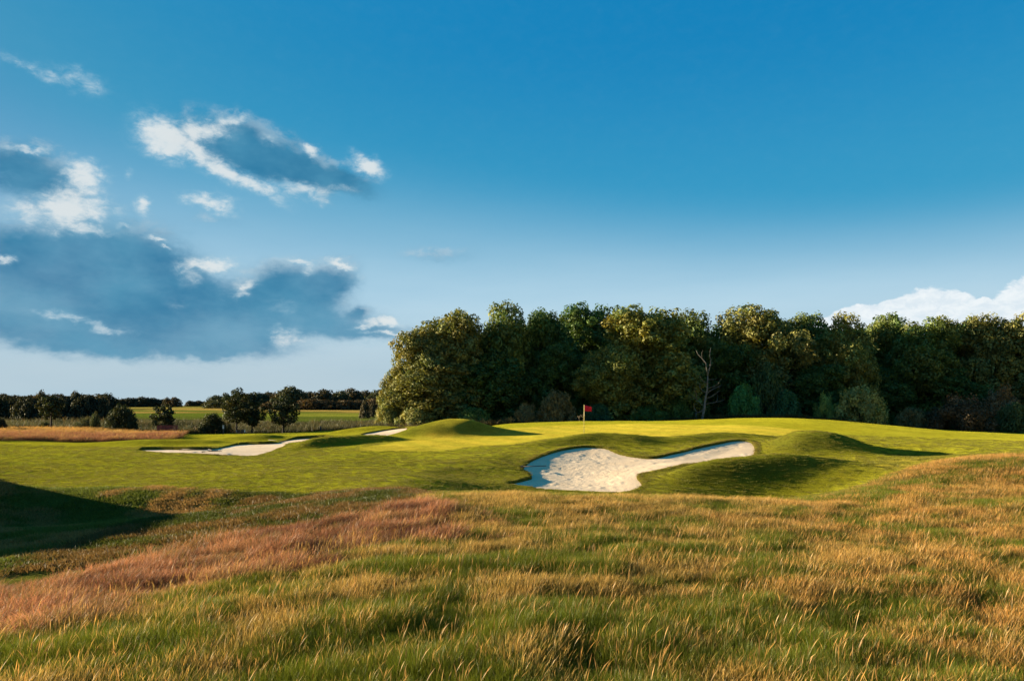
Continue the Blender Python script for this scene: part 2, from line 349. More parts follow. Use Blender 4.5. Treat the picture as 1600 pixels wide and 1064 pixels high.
def obj(name, me, parent=None, loc=(0, 0, 0), rot=(0, 0, 0), scale=(1, 1, 1)):
    o = bpy.data.objects.new(name, me); COL.objects.link(o); o.parent = parent
    o.location = loc; o.rotation_euler = rot; o.scale = scale; return o
def tag(o, label=None, cat=None, group=None, kind=None):
    if label: o['label'] = label
    if cat: o['category'] = cat
    if group: o['group'] = group
    if kind: o['kind'] = kind
    return o
def empty(name, loc, rz=0, scale=(1, 1, 1)):
    o = bpy.data.objects.new(name, None); COL.objects.link(o); o.location = loc; o.rotation_euler = (0, 0, rz); o.scale = scale
    o.empty_display_size = .3; return o

class MB:
    "collects boxes, tubes and loose faces; build() links them as one mesh object"
    def __init__(s): s.V = []; s.F = []
    def box(s, c, d, R=None):
        n = len(s.V); c = Vector(c)
        for x in (-.5, .5):
            for y in (-.5, .5):
                for z in (-.5, .5):
                    p = Vector((x * d[0], y * d[1], z * d[2]))
                    if R is not None: p = R @ p
                    s.V.append(tuple(c + p))
        for f in ((0, 1, 3, 2), (4, 6, 7, 5), (0, 4, 5, 1), (2, 3, 7, 6), (0, 2, 6, 4), (1, 5, 7, 3)): s.F.append(tuple(n + i for i in f))
        return s
    def tube(s, pts, rad, seg=6):
        pts = [Vector(p) for p in pts]; n0 = len(s.V); up = Vector((.3, .2, 1)).normalized()
        if not hasattr(rad, '__len__'): rad = [rad] * len(pts)
        for i, p in enumerate(pts):
            t = (pts[min(i + 1, len(pts) - 1)] - pts[max(i - 1, 0)]).normalized()
            u = t.cross(up)
            if u.length < .1: u = t.cross(Vector((1, 0, 0)))
            u.normalize(); v = t.cross(u)
            for k in range(seg):
                a = 2 * math.pi * k / seg; s.V.append(tuple(p + (u * math.cos(a) + v * math.sin(a)) * rad[i]))
        for i in range(len(pts) - 1):
            for k in range(seg):
                a = n0 + i * seg + k; b = n0 + i * seg + (k + 1) % seg; s.F.append((a, b, b + seg, a + seg))
        s.F.append(tuple(n0 + k for k in range(seg))[::-1]); e = n0 + (len(pts) - 1) * seg; s.F.append(tuple(e + k for k in range(seg)))
        return s
    def mesh(s, name, mat, smooth=False):
        me = bpy.data.meshes.new(name); me.from_pydata(s.V, [], s.F); me.update(); me.materials.append(mat)
        if smooth: me.polygons.foreach_set('use_smooth', np.ones(len(me.polygons), bool))
        return me
    def build(s, name, mat, parent=None, smooth=False, **kw): return obj(name, s.mesh(name, mat, smooth), parent, **kw)

# ------------------------------------------------------------------ materials
def new_mat(name):
    m = bpy.data.materials.new(name); m.use_nodes = True; m.node_tree.nodes.clear(); return m, NT(m.node_tree)
def out(N, sh):
    o = N.node('ShaderNodeOutputMaterial'); N.t.links.new(sh, o.inputs[0])
def principled(N, col, rough=.8, spec=.2, normal=None, metal=0.0):
    p = N.node('ShaderNodeBsdfPrincipled'); N.put(p.inputs['Base Color'], col); N.put(p.inputs['Roughness'], rough)
    N.put(p.inputs['Specular IOR Level'], spec); N.put(p.inputs['Metallic'], metal)
    if normal is not None: N.put(p.inputs['Normal'], normal)
    return p.outputs[0]
def bump(N, h, strength, dist):
    b = N.node('ShaderNodeBump'); b.inputs['Strength'].default_value = strength; b.inputs['Distance'].default_value = dist; N.put(b.inputs['Height'], h); return b.outputs[0]
def simple_mat(name, col, rough=.6, spec=.3, metal=0.0, var=.25, scale=8.0):
    m, N = new_mat(name); g = N.node('ShaderNodeTexCoord')
    f = N.ss(N.noise(g.outputs['Object'], scale, 4), .3, .7, 1 - var, 1 + var)
    out(N, principled(N, N.v('SCALE', col, scale=f), rough, spec, metal=metal)); return m

def ground_material():
    m, N = new_mat('turf'); geo = N.node('ShaderNodeNewGeometry'); p = geo.outputs['Position']
    x, y, z = N.sep(p)
    c = N.attr('cover')['Color']
    fine = N.noise(p, 14.0, 5, .7); mid = N.noise(p, 1.3, 5, .65); big = N.noise(p, .28, 4, .6)
    blade = N.noise(N.comb(N.m('MULTIPLY', x, 1.0), N.m('MULTIPLY', y, .35), z), 34.0, 4, .75)
    k = N.m('MULTIPLY', N.ss(fine, .25, .75, .62, 1.40), N.ss(mid, .25, .75, .82, 1.16))
    k = N.m('MULTIPLY', k, N.ss(big, .3, .7, .90, 1.10)); k = N.m('MULTIPLY', k, N.ss(blade, .3, .7, .72, 1.30))
    col = N.v('SCALE', c, scale=k)
    dry = N.mixc(N.m('MULTIPLY', N.ss(N.noise(p, .7, 6, .7), .5, .75), .2), col, N.v('MULTIPLY', col, (1.9, 1.25, 1.1)))
    h = N.m('ADD', N.m('MULTIPLY', fine, .06), N.m('ADD', N.m('MULTIPLY', blade, .03), N.m('MULTIPLY', mid, .05)))
    nr = bump(N, h, .55, 1.0)
    d = N.node('ShaderNodeBsdfDiffuse'); N.put(d.inputs[0], N.v('MULTIPLY', dry, (.62, .62, .45))); N.put(d.inputs['Normal'], nr); d.inputs[1].default_value = 1.0
    sh = N.node('ShaderNodeBsdfSheen'); N.put(sh.inputs[0], N.v('MULTIPLY', dry, (1.35, 1.35, .6))); sh.inputs['Roughness'].default_value = .5; N.put(sh.inputs['Normal'], nr)
    a = N.node('ShaderNodeAddShader'); N.t.links.new(d.outputs[0], a.inputs[0]); N.t.links.new(sh.outputs[0], a.inputs[1])
    out(N, a.outputs[0]); return m

def sand_material():
    m, N = new_mat('bunker_sand'); p = N.node('ShaderNodeNewGeometry').outputs['Position']
    x, y, z = N.sep(p)
    grain = N.noise(p, 60.0, 4, .7); tread = N.noise(p, 5.0, 5, .6, .8); big = N.noise(p, .5, 3)
    rake = N.noise(N.comb(N.m('MULTIPLY', x, .5), N.m('MULTIPLY', y, 3.0), z), 9.0, 3, .6)
    c = N.mixc(N.ss(big, .3, .7), rgb(.66, .48, .30), rgb(.75, .56, .36))
    c = N.mixc(N.m('MULTIPLY', N.ss(tread, .55, .75), .25), c, rgb(.34, .26, .18))
    c = N.v('SCALE', c, scale=N.ss(grain, .3, .7, .86, 1.12))
    h = N.m('ADD', N.m('MULTIPLY', tread, .045), N.m('ADD', N.m('MULTIPLY', grain, .008), N.m('MULTIPLY', rake, .02)))
    out(N, principled(N, c, .95, .1, bump(N, h, .6, 1.0))); return m

def blade_material(name, use_instancer=True, trans=.35):
    m, N = new_mat(name)
    c = N.attr('tint', 'INSTANCER')['Color']; b = N.attr('blade')['Color']
    col = N.v('MULTIPLY', N.v('MULTIPLY', c, b), (.96, .82, .46))
    d = N.node('ShaderNodeBsdfDiffuse'); N.put(d.inputs[0], col)
    t = N.node('ShaderNodeBsdfTranslucent'); N.put(t.inputs[0], N.v('SCALE', col, scale=1.1))
    g = N.node('ShaderNodeBsdfGlossy'); g.inputs[0].default_value = (.9, .9, .85, 1); g.inputs[1].default_value = .45
    mx = N.node('ShaderNodeMixShader'); mx.inputs[0].default_value = trans; N.t.links.new(d.outputs[0], mx.inputs[1]); N.t.links.new(t.outputs[0], mx.inputs[2])
    mx2 = N.node('ShaderNodeMixShader'); mx2.inputs[0].default_value = .015; N.t.links.new(mx.outputs[0], mx2.inputs[1]); N.t.links.new(g.outputs[0], mx2.inputs[2])
    out(N, mx2.outputs[0]); return m

def leaf_material(name):
    m, N = new_mat(name)
    b = N.attr('leaf')['Color']; oi = N.node('ShaderNodeObjectInfo')
    col = N.v('MULTIPLY', oi.outputs['Color'], b)
    d = N.node('ShaderNodeBsdfDiffuse'); N.put(d.inputs[0], col)
    t = N.node('ShaderNodeBsdfTranslucent'); N.put(t.inputs[0], N.v('MULTIPLY', col, (1.3, 1.25, .6)))
    g = N.node('ShaderNodeBsdfGlossy'); g.inputs[0].default_value = (1, 1, .9, 1); g.inputs[1].default_value = .6
    mx = N.node('ShaderNodeMixShader'); mx.inputs[0].default_value = .22; N.t.links.new(d.outputs[0], mx.inputs[1]); N.t.links.new(t.outputs[0], mx.inputs[2])
    mx2 = N.node('ShaderNodeMixShader'); mx2.inputs[0].default_value = .018; N.t.links.new(mx.outputs[0], mx2.inputs[1]); N.t.links.new(g.outputs[0], mx2.inputs[2])
    out(N, mx2.outputs[0]); return m

M_TURF = ground_material(); M_SAND = sand_material(); M_BLADE = blade_material('grass_blades'); M_LEAF = leaf_material('leaves')
M_BARK = simple_mat('bark', (.055, .042, .030), .9, .1, var=.4, scale=3)
M_DEAD = simple_mat('dead_wood', (.13, .112, .095), .8, .2, var=.3, scale=3)
M_RED = simple_mat('flag_cloth', (.80, .008, .02), .6, .2, var=.08)
M_POLE_Y = simple_mat('yellow_pole_paint', (.75, .60, .22), .4, .4, var=.05)
M_POLE_D = simple_mat('dark_pole_paint', (.10, .09, .04), .4, .4, var=.05)
M_WOODRED = simple_mat('red_brown_stained_wood', (.20, .040, .030), .6, .3, var=.3, scale=5)
M_POST = simple_mat('weathered_post', (.035, .035, .04), .7, .2, var=.3)
M_GREYMET = simple_mat('grey_metal', (.35, .37, .40), .4, .5, metal=.3, var=.1)
M_BLACK = simple_mat('black_plastic', (.012, .013, .018), .45, .4, var=.2)
M_WHITE = simple_mat('white_plastic', (.62, .63, .66), .5, .4, var=.06)
M_RAKE = simple_mat('dark_rake_handle', (.045, .025, .018), .6, .3, var=.2)

# ------------------------------------------------------------------ ground sheet
def axis(segs):
    v = [segs[0][0]]
    for a, b, s0, s1 in segs:
        x = a; n = 0
        while x < b - 1e-6:
            t = (x - a) / (b - a); x = min(x + s0 + (s1 - s0) * t, b)
            if b - x < .35 * (s0 + (s1 - s0)): x = b
            v.append(x)
    return np.array(v)
ys = axis([(-3000, -200, 500, 300), (-200, -6, 30, 1), (-6, 6, .6, .3), (6, 86, .2, .2), (86, 150, .3, 1.2), (150, 500, 1.3, 8), (500, 3000, 12, 300)])
xr = axis([(0, 31, .2, .2), (31, 60, .22, .6), (60, 240, .8, 5), (240, 3000, 8, 350)])
xs = np.concatenate([-xr[::-1][:-1], xr])
GX, GY = np.meshgrid(xs, ys)
b_, m_, sd_, nx_, ny_ = ground_parts(GX, GY)
snap = np.abs(sd_) < .1001
GX = np.where(snap, nx_, GX); GY = np.where(snap, ny_, GY)
b_ = np.where(snap, base(GX, GY), b_)
GZ = np.where(snap | (sd_ > 0), top_from(b_, m_, sd_), b_ - .35) + micro(GX, GY)

def inside(poly, soft=.3):
    lo = poly.min(0) - 2; hi = poly.max(0) + 2; s = np.full(GX.shape, -50.0)
    k = (GX > lo[0]) & (GX < hi[0]) & (GY > lo[1]) & (GY < hi[1])
    s_, _, _ = sdist(GX[k], GY[k], poly); s[k] = -s_
    return sstep(s, -soft, soft)
def lerp(C, c, a): return C * (1 - a[..., None]) + np.asarray(c) * a[..., None]
FAIR = (.140, .130, .016)
C = np.broadcast_to(np.array(FAIR), GX.shape + (3,)).copy()
ns = fbm(GX * .15, GY * .15, 21, 4)
C = lerp(C, (.120, .122, .018), sstep(ns, .35, .70) * .4)
# mown swathes on the far side of the green, and faint ones on the fairway
rr = np.hypot(GX - 20, (GY - 40) * 1.3)
C = lerp(C, (.150, .135, .026), sstep(np.sin(rr * 2 * math.pi / 3.6), .1, .7) * .45 * sstep(GX, 24, 34) * sstep(GY, 48, 56))
C = lerp(C, (.105, .118, .016), sstep(np.sin((GY + .12 * GX) * 2 * math.pi / 4.2), .0, .6) * .35 * sstep(GX, 5, -4) * sstep(GY, 34, 37) * sstep(GY, 62, 55))
semi = sstep(m_, .12, .5)
C = lerp(C, (.095, .096, .018), semi * .8)
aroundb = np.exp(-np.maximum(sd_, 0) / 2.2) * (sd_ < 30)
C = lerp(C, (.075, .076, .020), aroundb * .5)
gr_ = inside(GREEN, 1.1) * (1 - semi * .5)
C = lerp(C, (.225, .180, .036), gr_)
C = lerp(C, (.180, .160, .030), gr_ * .6 * sstep(np.sin((GY * .55 + GX) * 2 * math.pi / 3.2), -.1, .5))
C = lerp(C, (.085, .085, .030), inside(SWALE, .9) * .9)  # longer swale grass; part of its darker tone stands in for shade
C = lerp(C, (.10, .065, .030), inside(SWALE, .9) * sstep(GX, -14, -5) * .75 * sstep(fbm(GX * .6, GY * 1.5, 40), .35, .6))
C = lerp(C, (.045, .045, .016), inside(ROUGHN, .3))
C = lerp(C, (.075, .040, .026), inside(RED, .4))
C = lerp(C, (.13, .075, .035), inside(STRIP, .5))
C = lerp(C, (.13, .075, .035), np.exp(-np.maximum(sd_, 0) / .06) * .25 * (sd_ > -.09))
C[sd_ < -.1] = (.13, .105, .04)
# beyond the crest: scrub valley, then the far holes with bands of mown grass and hay
valley = sstep(GY, 84, 90) * sstep(GY, 152, 140)
C = lerp(C, (.030, .034, .020), valley)
far = sstep(GY, 142, 150)
C = lerp(C, (.030, .040, .012), far)
bandn = GY + 14 * fbm(GX * .012, GY * .01, 55, 3) * (1 + GX * .001)
C = lerp(C, (.060, .064, .020), far * sstep(np.sin(bandn * .085), .25, .6) * sstep(GX, -92, -60) * .8)
C = lerp(C, (.024, .030, .012), far * sstep(np.sin(bandn * .085 + 2.6), .55, .8) * .8)
C = lerp(C, (.028, .040, .013), far * sstep(GX, -100, -135 ) * .8)
C = lerp(C, (.090, .062, .036), far * sstep(bandn, 262, 268) * .85 * sstep(fbm(GX * .03, GY * .06, 66), .25, .5))
C = lerp(C, (.045, .05, .02), sstep(GY, 330, 345) * .5)
# dry worn spots
def spot(cx, cy, rx, ry, c, a):
    global C
    C = lerp(C, c, a * np.exp(-(((GX - cx) / rx) ** 2 + ((GY - cy) / ry) ** 2)))
spot(24.5, 58, 1.2, .8, (.22, .15, .06), .7); spot(22.2, 42, 2.6, 1.4, (.17, .12, .045), .5); spot(20, 39, 1.6, 1.2, (.19, .13, .05), .5)
ny, nx = GX.shape
idx = np.arange(ny * nx).reshape(ny, nx)
Q = np.stack([idx[:-1, :-1], idx[:-1, 1:], idx[1:, 1:], idx[1:, :-1]], -1).reshape(-1, 4)
me = mesh_np('ground', np.stack([GX, GY, GZ], -1).reshape(-1, 3), Q, M_TURF, True)
vcol(me, 'cover', C.reshape(-1, 3))
tag(obj('ground', me), kind='structure')

# ------------------------------------------------------------------ bunkers
BL = {'main': 'large pale sand bunker with two lobes in front of the green and its red flag',
      'left': 'long low shaded sand bunker in the fairway below the small field trees',
      'small': 'small sliver of sand bunker cut into the side of the mound'}
for nm, poly in BUNKERS:
    lo = poly.min(0) - .5; hi = poly.max(0) + .5; st = .11
    gx, gy = np.meshgrid(np.arange(lo[0], hi[0], st), np.arange(lo[1], hi[1], st))
    s_, _, _ = sdist(gx, gy, poly); s_ = s_.reshape(gx.shape)
    foot = fbm(gx * 1.6, gy * 1.6, 5, 4); lump = np.abs(fbm(gx * 3.4 + 3, gy * 2.2, 15, 3) - .5)
    w = sstep(foot, .40, .62) if nm == 'main' else sstep(foot, .45, .7) * .5
    cupd = .07 * sstep(-s_, 0, 2.5)
    z = base(gx, gy) - .035 - cupd * (1 if nm == 'main' else 0) + (lump - .12) * .12 * w * sstep(-s_, .15, .8) + .03 * (fbm(gx * .7, gy * .7, 8) - .5)
    z = z - .12 * sstep(s_, .05, .3)
    id_ = np.arange(gx.size).reshape(gx.shape); ok = s_ < .34
    okq = ok[:-1, :-1] & ok[:-1, 1:] & ok[1:, 1:] & ok[1:, :-1]
    Qs = np.stack([id_[:-1, :-1][okq], id_[:-1, 1:][okq], id_[1:, 1:][okq], id_[1:, :-1][okq]], -1)
    used = np.unique(Qs); remap = np.zeros(gx.size, int); remap[used] = np.arange(len(used))
    V = np.stack([gx, gy, z], -1).reshape(-1, 3)[used]
    o = obj('sand_bunker', mesh_np('sand_bunker', V, remap[Qs], M_SAND, True))
    tag(o, BL[nm], 'bunker', 'sand bunkers of the golf hole')

# ------------------------------------------------------------------ grass: tufts laid out by the thousand
def tuft(name, n, rad, hmin, hmax, wid, lean=(.25, 0), curl=.35, seed=1, head=0.0, cbase=(.45, .5, .5), ctip=(1, 1, 1), chead=(1.25, 1.1, 1.0), seg=3):
    r = np.random.default_rng(seed); V = []; Fq = []; Cc = []
    for i in range(n):
        a = r.uniform(0, 2 * math.pi); q = rad * math.sqrt(r.uniform()); bx, by = q * math.cos(a), q * math.sin(a)
        h = r.uniform(hmin, hmax) * (1 - .3 * q / rad); fa = r.uniform(0, 2 * math.pi); wx, wy = math.cos(fa) * wid / 2, math.sin(fa) * wid / 2
        lx = lean[0] + r.normal(0, curl * .5) + .25 * math.cos(a) * q / rad; ly = lean[1] + r.normal(0, curl * .5) + .25 * math.sin(a) * q / rad
        dr = r.uniform(1.2, 2.2); bri = r.uniform(.65, 1.3); hue = r.normal(0, .07)
        n0 = len(V)
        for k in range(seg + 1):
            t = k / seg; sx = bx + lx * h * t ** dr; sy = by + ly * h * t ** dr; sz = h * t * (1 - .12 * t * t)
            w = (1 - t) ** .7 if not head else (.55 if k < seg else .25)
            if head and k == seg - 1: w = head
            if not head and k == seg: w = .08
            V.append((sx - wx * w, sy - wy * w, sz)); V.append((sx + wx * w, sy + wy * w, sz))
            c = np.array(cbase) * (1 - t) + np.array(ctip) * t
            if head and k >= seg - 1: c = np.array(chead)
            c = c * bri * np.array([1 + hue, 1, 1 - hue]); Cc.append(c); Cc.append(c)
        for k in range(seg):
            j = n0 + 2 * k; Fq.append((j, j + 1, j + 3, j + 2))
    me = mesh_np(name, V, Fq, M_BLADE); vcol(me, 'blade', np.array(Cc)); return me
HIDE = bpy.data.collections.new('tuft_sources')   # never linked to the scene: only a source for the scattered grass
def source(prefix, meshes):
    c = bpy.data.collections.new(prefix); HIDE.children.link(c)
    for i, me in enumerate(meshes):
        o = bpy.data.objects.new(f'{prefix}_{i}', me); c.objects.link(o)
    return c
def scatter(name, P_, rotz, scl, tint, coll, tilt=None, kind='stuff'):
    me = bpy.data.meshes.new(name); me.vertices.add(len(P_)); me.vertices.foreach_set('co', np.asarray(P_, np.float32).ravel())
    R_ = np.zeros((len(P_), 3), np.float32); R_[:, 2] = rotz
    if tilt is not None: R_[:, 0] = tilt[:, 0]; R_[:, 1] = tilt[:, 1]
    a = me.attributes.new('rot', 'FLOAT_VECTOR', 'POINT'); a.data.foreach_set('vector', R_.ravel())
    S_ = np.asarray(scl, np.float32); a = me.attributes.new('scl', 'FLOAT_VECTOR', 'POINT'); a.data.foreach_set('vector', S_.ravel())
    c4 = np.ones((len(P_), 4), np.float32); c4[:, :3] = tint
    a = me.attributes.new('tint', 'FLOAT_COLOR', 'POINT'); a.data.foreach_set('color', c4.ravel())
    o = obj(name, me); g = bpy.data.node_groups.new(name + '_nodes', 'GeometryNodeTree')
    g.interface.new_socket('Geometry', in_out='INPUT', socket_type='NodeSocketGeometry'); g.interface.new_socket('Geometry', in_out='OUTPUT', socket_type='NodeSocketGeometry')
    nn = g.nodes; L = g.links
    gi = nn.new('NodeGroupInput'); go = nn.new('NodeGroupOutput'); ci = nn.new('GeometryNodeCollectionInfo'); ci.inputs['Collection'].default_value = coll
    ci.inputs['Separate Children'].default_value = True; ci.inputs['Reset Children'].default_value = True
    ip = nn.new('GeometryNodeInstanceOnPoints'); ip.inputs['Pick Instance'].default_value = True
    def na(nm_, typ):
        a_ = nn.new('GeometryNodeInputNamedAttribute'); a_.data_type = typ; a_.inputs['Name'].default_value = nm_; return a_.outputs[0]
    m2p = nn.new('GeometryNodeMeshToPoints'); L.new(gi.outputs[0], m2p.inputs[0])
    e2r = nn.new('FunctionNodeEulerToRotation'); L.new(na('rot', 'FLOAT_VECTOR'), e2r.inputs[0])
    L.new(m2p.outputs[0], ip.inputs['Points']); L.new(ci.outputs[0], ip.inputs['Instance']); L.new(e2r.outputs[0], ip.inputs['Rotation']); L.new(na('scl', 'FLOAT_VECTOR'), ip.inputs['Scale'])
    L.new(ip.outputs[0], go.inputs[0])
    md = o.modifiers.new('scatter', 'NODES'); md.node_group = g
    o['kind'] = kind; return o

def pts_in(D0, D1, dens, wide=1.12, x0=-1e9, x1=1e9):
    "random points over the ground between two distances, denser near, a little wider than the view"
    per = []
    bands = np.linspace(D0, D1, 24)
    for a, b in zip(bands[:-1], bands[1:]):
        hw = .667 * b * wide + 1.0; n = int((b - a) * 2 * hw * dens(.5 * (a + b)))
        X = rng.uniform(-hw, hw, n); Y = rng.uniform(a, b, n); k = (X > x0) & (X < x1); per.append(np.stack([X[k], Y[k]], -1))
    return np.concatenate(per)
def polymask(XY, poly, grow=0.0, ragged=.0):
    lo = poly.min(0) - 1; hi = poly.max(0) + 1; k = np.where((XY[:, 0] > lo[0]) & (XY[:, 0] < hi[0]) & (XY[:, 1] > lo[1]) & (XY[:, 1] < hi[1]))[0]
    m = np.zeros(len(XY), bool)
    if len(k):
        s, _, _ = sdist(XY[k, 0], XY[k, 1], poly); m[k] = s < grow + (ragged * (fbm(XY[k, 0] * 1.1, XY[k, 1] * 1.1, 77) - .5) if ragged else 0)
    return m
def mixcol(a, b, t): return np.asarray(a) * (1 - t[:, None]) + np.asarray(b) * t[:, None]

greens = source('green_tuft', [tuft('green_tuft', 130, .24, .09, .25, .0045, (.06, -.02), .45, s, cbase=(.18, .22, .2), ctip=(1.15, 1.1, .9)) for s in (1, 2, 3, 4)])  # blade feet coloured dark to give shaded gaps between the blades
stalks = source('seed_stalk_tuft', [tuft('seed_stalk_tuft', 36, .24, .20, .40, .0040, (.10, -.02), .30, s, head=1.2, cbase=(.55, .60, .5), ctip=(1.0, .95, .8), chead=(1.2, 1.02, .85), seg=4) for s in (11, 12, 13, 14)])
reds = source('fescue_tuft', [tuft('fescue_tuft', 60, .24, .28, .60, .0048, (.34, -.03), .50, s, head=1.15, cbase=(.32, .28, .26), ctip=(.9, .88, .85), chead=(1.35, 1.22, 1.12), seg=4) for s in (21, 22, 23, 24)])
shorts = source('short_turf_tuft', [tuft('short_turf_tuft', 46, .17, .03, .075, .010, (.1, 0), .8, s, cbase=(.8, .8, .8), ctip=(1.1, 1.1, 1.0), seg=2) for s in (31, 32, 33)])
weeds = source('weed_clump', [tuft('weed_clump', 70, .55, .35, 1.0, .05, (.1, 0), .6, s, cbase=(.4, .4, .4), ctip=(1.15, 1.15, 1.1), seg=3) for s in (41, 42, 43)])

# long rough in front
XY = pts_in(2.0, 31.5, lambda d: 80 * min(1.0, (12 / d)) ** .5, 1.32)
XY = XY[polymask(XY, ROUGHN, .1, .9) & ~polymask(XY, RED, -.2, .8)]
X, Y = XY.T
pat = fbm(X * 1.0, Y * .75, 101, 5); pat2 = fbm(X * 3.0, Y * 2.2, 102, 3)
dryness = np.clip((pat - .5) * 4.4 + (pat2 - .5) * 2.6 + .12 + .40 * sstep(Y, 12, 21) + .10 * sstep(X / Y, .2, .6) - .10 * sstep(Y, 11, 8) * sstep(X / Y, .35, .1) - .16 * sstep(X / Y, .1, .35) * sstep(Y, 15, 10), 0, 1)
col_green = mixcol((.115, .180, .022), (.170, .210, .030), fbm(X * 2, Y * 2, 103))
col_green = mixcol(col_green, (.115, .125, .034), sstep(dryness, .1, .6))
Z = ground(X, Y) - .02
hs = .62 + .75 * fbm(X * 1.1, Y * 1.1, 104, 3); hs = hs * (1.05 - .25 * dryness)
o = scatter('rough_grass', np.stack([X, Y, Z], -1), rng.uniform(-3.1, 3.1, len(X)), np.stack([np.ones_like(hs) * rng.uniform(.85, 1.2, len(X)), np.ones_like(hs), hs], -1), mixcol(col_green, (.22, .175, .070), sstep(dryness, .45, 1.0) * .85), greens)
k = rng.uniform(size=len(X)) < (.10 + .62 * dryness)
X, Y, Z, dn = X[k], Y[k], Z[k], dryness[k]
warm = np.clip(sstep(X / Y, .05, .6) * .8 + (fbm(X * .5, Y * .5, 107) - .5) * 1.6, 0, 1)
ct = mixcol((.40, .33, .16), (.43, .285, .145), warm); ct = mixcol(ct, (.40, .33, .17), (rng.uniform(size=len(X)) < .25) * .8); ct = mixcol(ct, (.20, .19, .08), (rng.uniform(size=len(X)) < .25) * .7)
hs = (.50 + .45 * fbm(X * .8, Y * .8, 105, 3) + .12 * rng.uniform(size=len(X)))
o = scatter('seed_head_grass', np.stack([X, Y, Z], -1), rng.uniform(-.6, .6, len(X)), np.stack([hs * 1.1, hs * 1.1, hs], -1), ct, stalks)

# a few taller single stems with pale heads standing above the rest
XY = pts_in(3, 18, lambda d: 9, 1.3); XY = XY[polymask(XY, ROUGHN, .1, .9)]; X, Y = XY.T
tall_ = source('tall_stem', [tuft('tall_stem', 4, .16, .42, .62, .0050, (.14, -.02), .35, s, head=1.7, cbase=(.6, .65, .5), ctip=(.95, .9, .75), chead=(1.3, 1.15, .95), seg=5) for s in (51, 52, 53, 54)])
h3 = rng.uniform(.75, 1.1, len(X))
scatter('tall_stem_grass', np.stack([X, Y, ground(X, Y) - .02], -1), rng.normal(0, .8, len(X)), np.stack([h3, h3, h3], -1), mixcol((.38, .29, .15), (.30, .20, .13), rng.uniform(size=len(X))), tall_)

# reddish fescue bank: thins out raggedly into the rough and the swale
XY = pts_in(9, 24, lambda d: 85, 1.2, x1=2.5)
lo_ = RED; s_, _, _ = sdist(XY[:, 0], XY[:, 1], RED)
rag = (fbm(XY[:, 0] * .8, XY[:, 1] * .8, 77, 4) - .5) * 3.0
dens = sstep(-(s_ + rag), -.5, .7) * (.30 + .70 * sstep(fbm(XY[:, 0] * 1.3, XY[:, 1] * 1.7, 78, 3), .36, .52))
XY = XY[(rng.uniform(size=len(XY)) < dens) & (s_ < 1.4)]; X, Y = XY.T
f1 = fbm(X * 1.1, Y * 1.3, 111, 4); f2 = fbm(X * .6 + Y * .5, Y * 1.5, 112, 3)
ct = mixcol((.150, .076, .072), (.33, .185, .155), sstep(f1, .35, .62)); ct = mixcol(ct, (.42, .31, .20), sstep(f2, .60, .76) * .5)
ct = mixcol(ct, (.12, .11, .045), (rng.uniform(size=len(X)) < .18) * .8)
sc_ = (.42 + .50 * sstep(fbm(X * 1.3 + 5, Y * 1.6, 113, 4), .3, .7)) * rng.uniform(.7, 1.25, len(X))
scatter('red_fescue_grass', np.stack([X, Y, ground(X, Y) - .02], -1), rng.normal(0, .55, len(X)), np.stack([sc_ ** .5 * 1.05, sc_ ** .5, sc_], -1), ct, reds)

# short turf: swale, mounds, bunker lips
XY = pts_in(17, 60, lambda d: 30 if d < 46 else 16, 1.05)
b0, m0, s0, _, _ = ground_parts(XY[:, 0], XY[:, 1])
isw = polymask(XY, SWALE, .2, 1.0); green_ = polymask(XY, GREEN, .1); rough_ = polymask(XY, ROUGHN, -.1) | polymask(XY, RED, -.1)
p_ = np.where(isw, 1.0, np.where(s0 < 5, .85, .5)) * (s0 > .02) * (~green_ | (m0 > .45)) * (~rough_)
k = rng.uniform(size=len(XY)) < p_; XY = XY[k]; isw = isw[k]; s0 = s0[k]; X, Y = XY.T
n3 = fbm(X * .7, Y * .7, 121, 4)
ct = mixcol((.165, .175, .030), (.19, .19, .038), sstep(n3, .3, .8)); ct[isw] = mixcol((.060, .080, .018), (.16, .105, .055), sstep(n3 + .12 * sstep(X, -16, -5), .48, .66))[isw]
ct = np.where((isw & (X < -12))[:, None], ct * 1.9, ct)  # tufts lying in the cast shade lightened in colour to lift its black
h3 = np.where(isw, 2.1, 1.0) * (.7 + .6 * fbm(X * 1.5, Y * 1.5, 122))
scatter('short_turf_grass', np.stack([X, Y, top_from(b0[k], m0[k], s0) + micro(X, Y) - .005], -1), rng.uniform(0, 6.28, len(X)), np.stack([h3 * 1.1, h3 * 1.1, h3], -1), ct, shorts)
# ragged fringe along every bunker edge
ex, ey = [], []
for _, poly in BUNKERS:
    q = np.roll(poly, -1, 0); L_ = np.hypot(*(q - poly).T)
    for (a, b, l) in zip(poly, q, L_):
        n = int(l * 22) + 1; t = rng.uniform(size=n)[:, None]; p = a + (b - a) * t; nrm = np.array([(b - a)[1], -(b - a)[0]]) / (l + 1e-6)
        ex.append(p + nrm * rng.uniform(-.02, .35, n)[:, None] * 1.0); ex.append(p - nrm * rng.uniform(-.02, .35, n)[:, None])
EXY = np.concatenate(ex); b0, m0, s0, _, _ = ground_parts(EXY[:, 0], EXY[:, 1]); k = (s0 > -.01); EXY = EXY[k]; X, Y = EXY.T
h3 = rng.uniform(.45, 1.1, len(X)) * np.where(Y > 52.5, .5, 1.0)
scatter('bunker_edge_grass', np.stack([X, Y, top_from(b0[k], m0[k], s0[k]) - .01], -1), rng.uniform(0, 6.28, len(X)), np.stack([h3 * .7, h3 * .7, h3], -1), mixcol((.13, .14, .028), (.19, .14, .055), rng.uniform(size=len(X))), shorts)

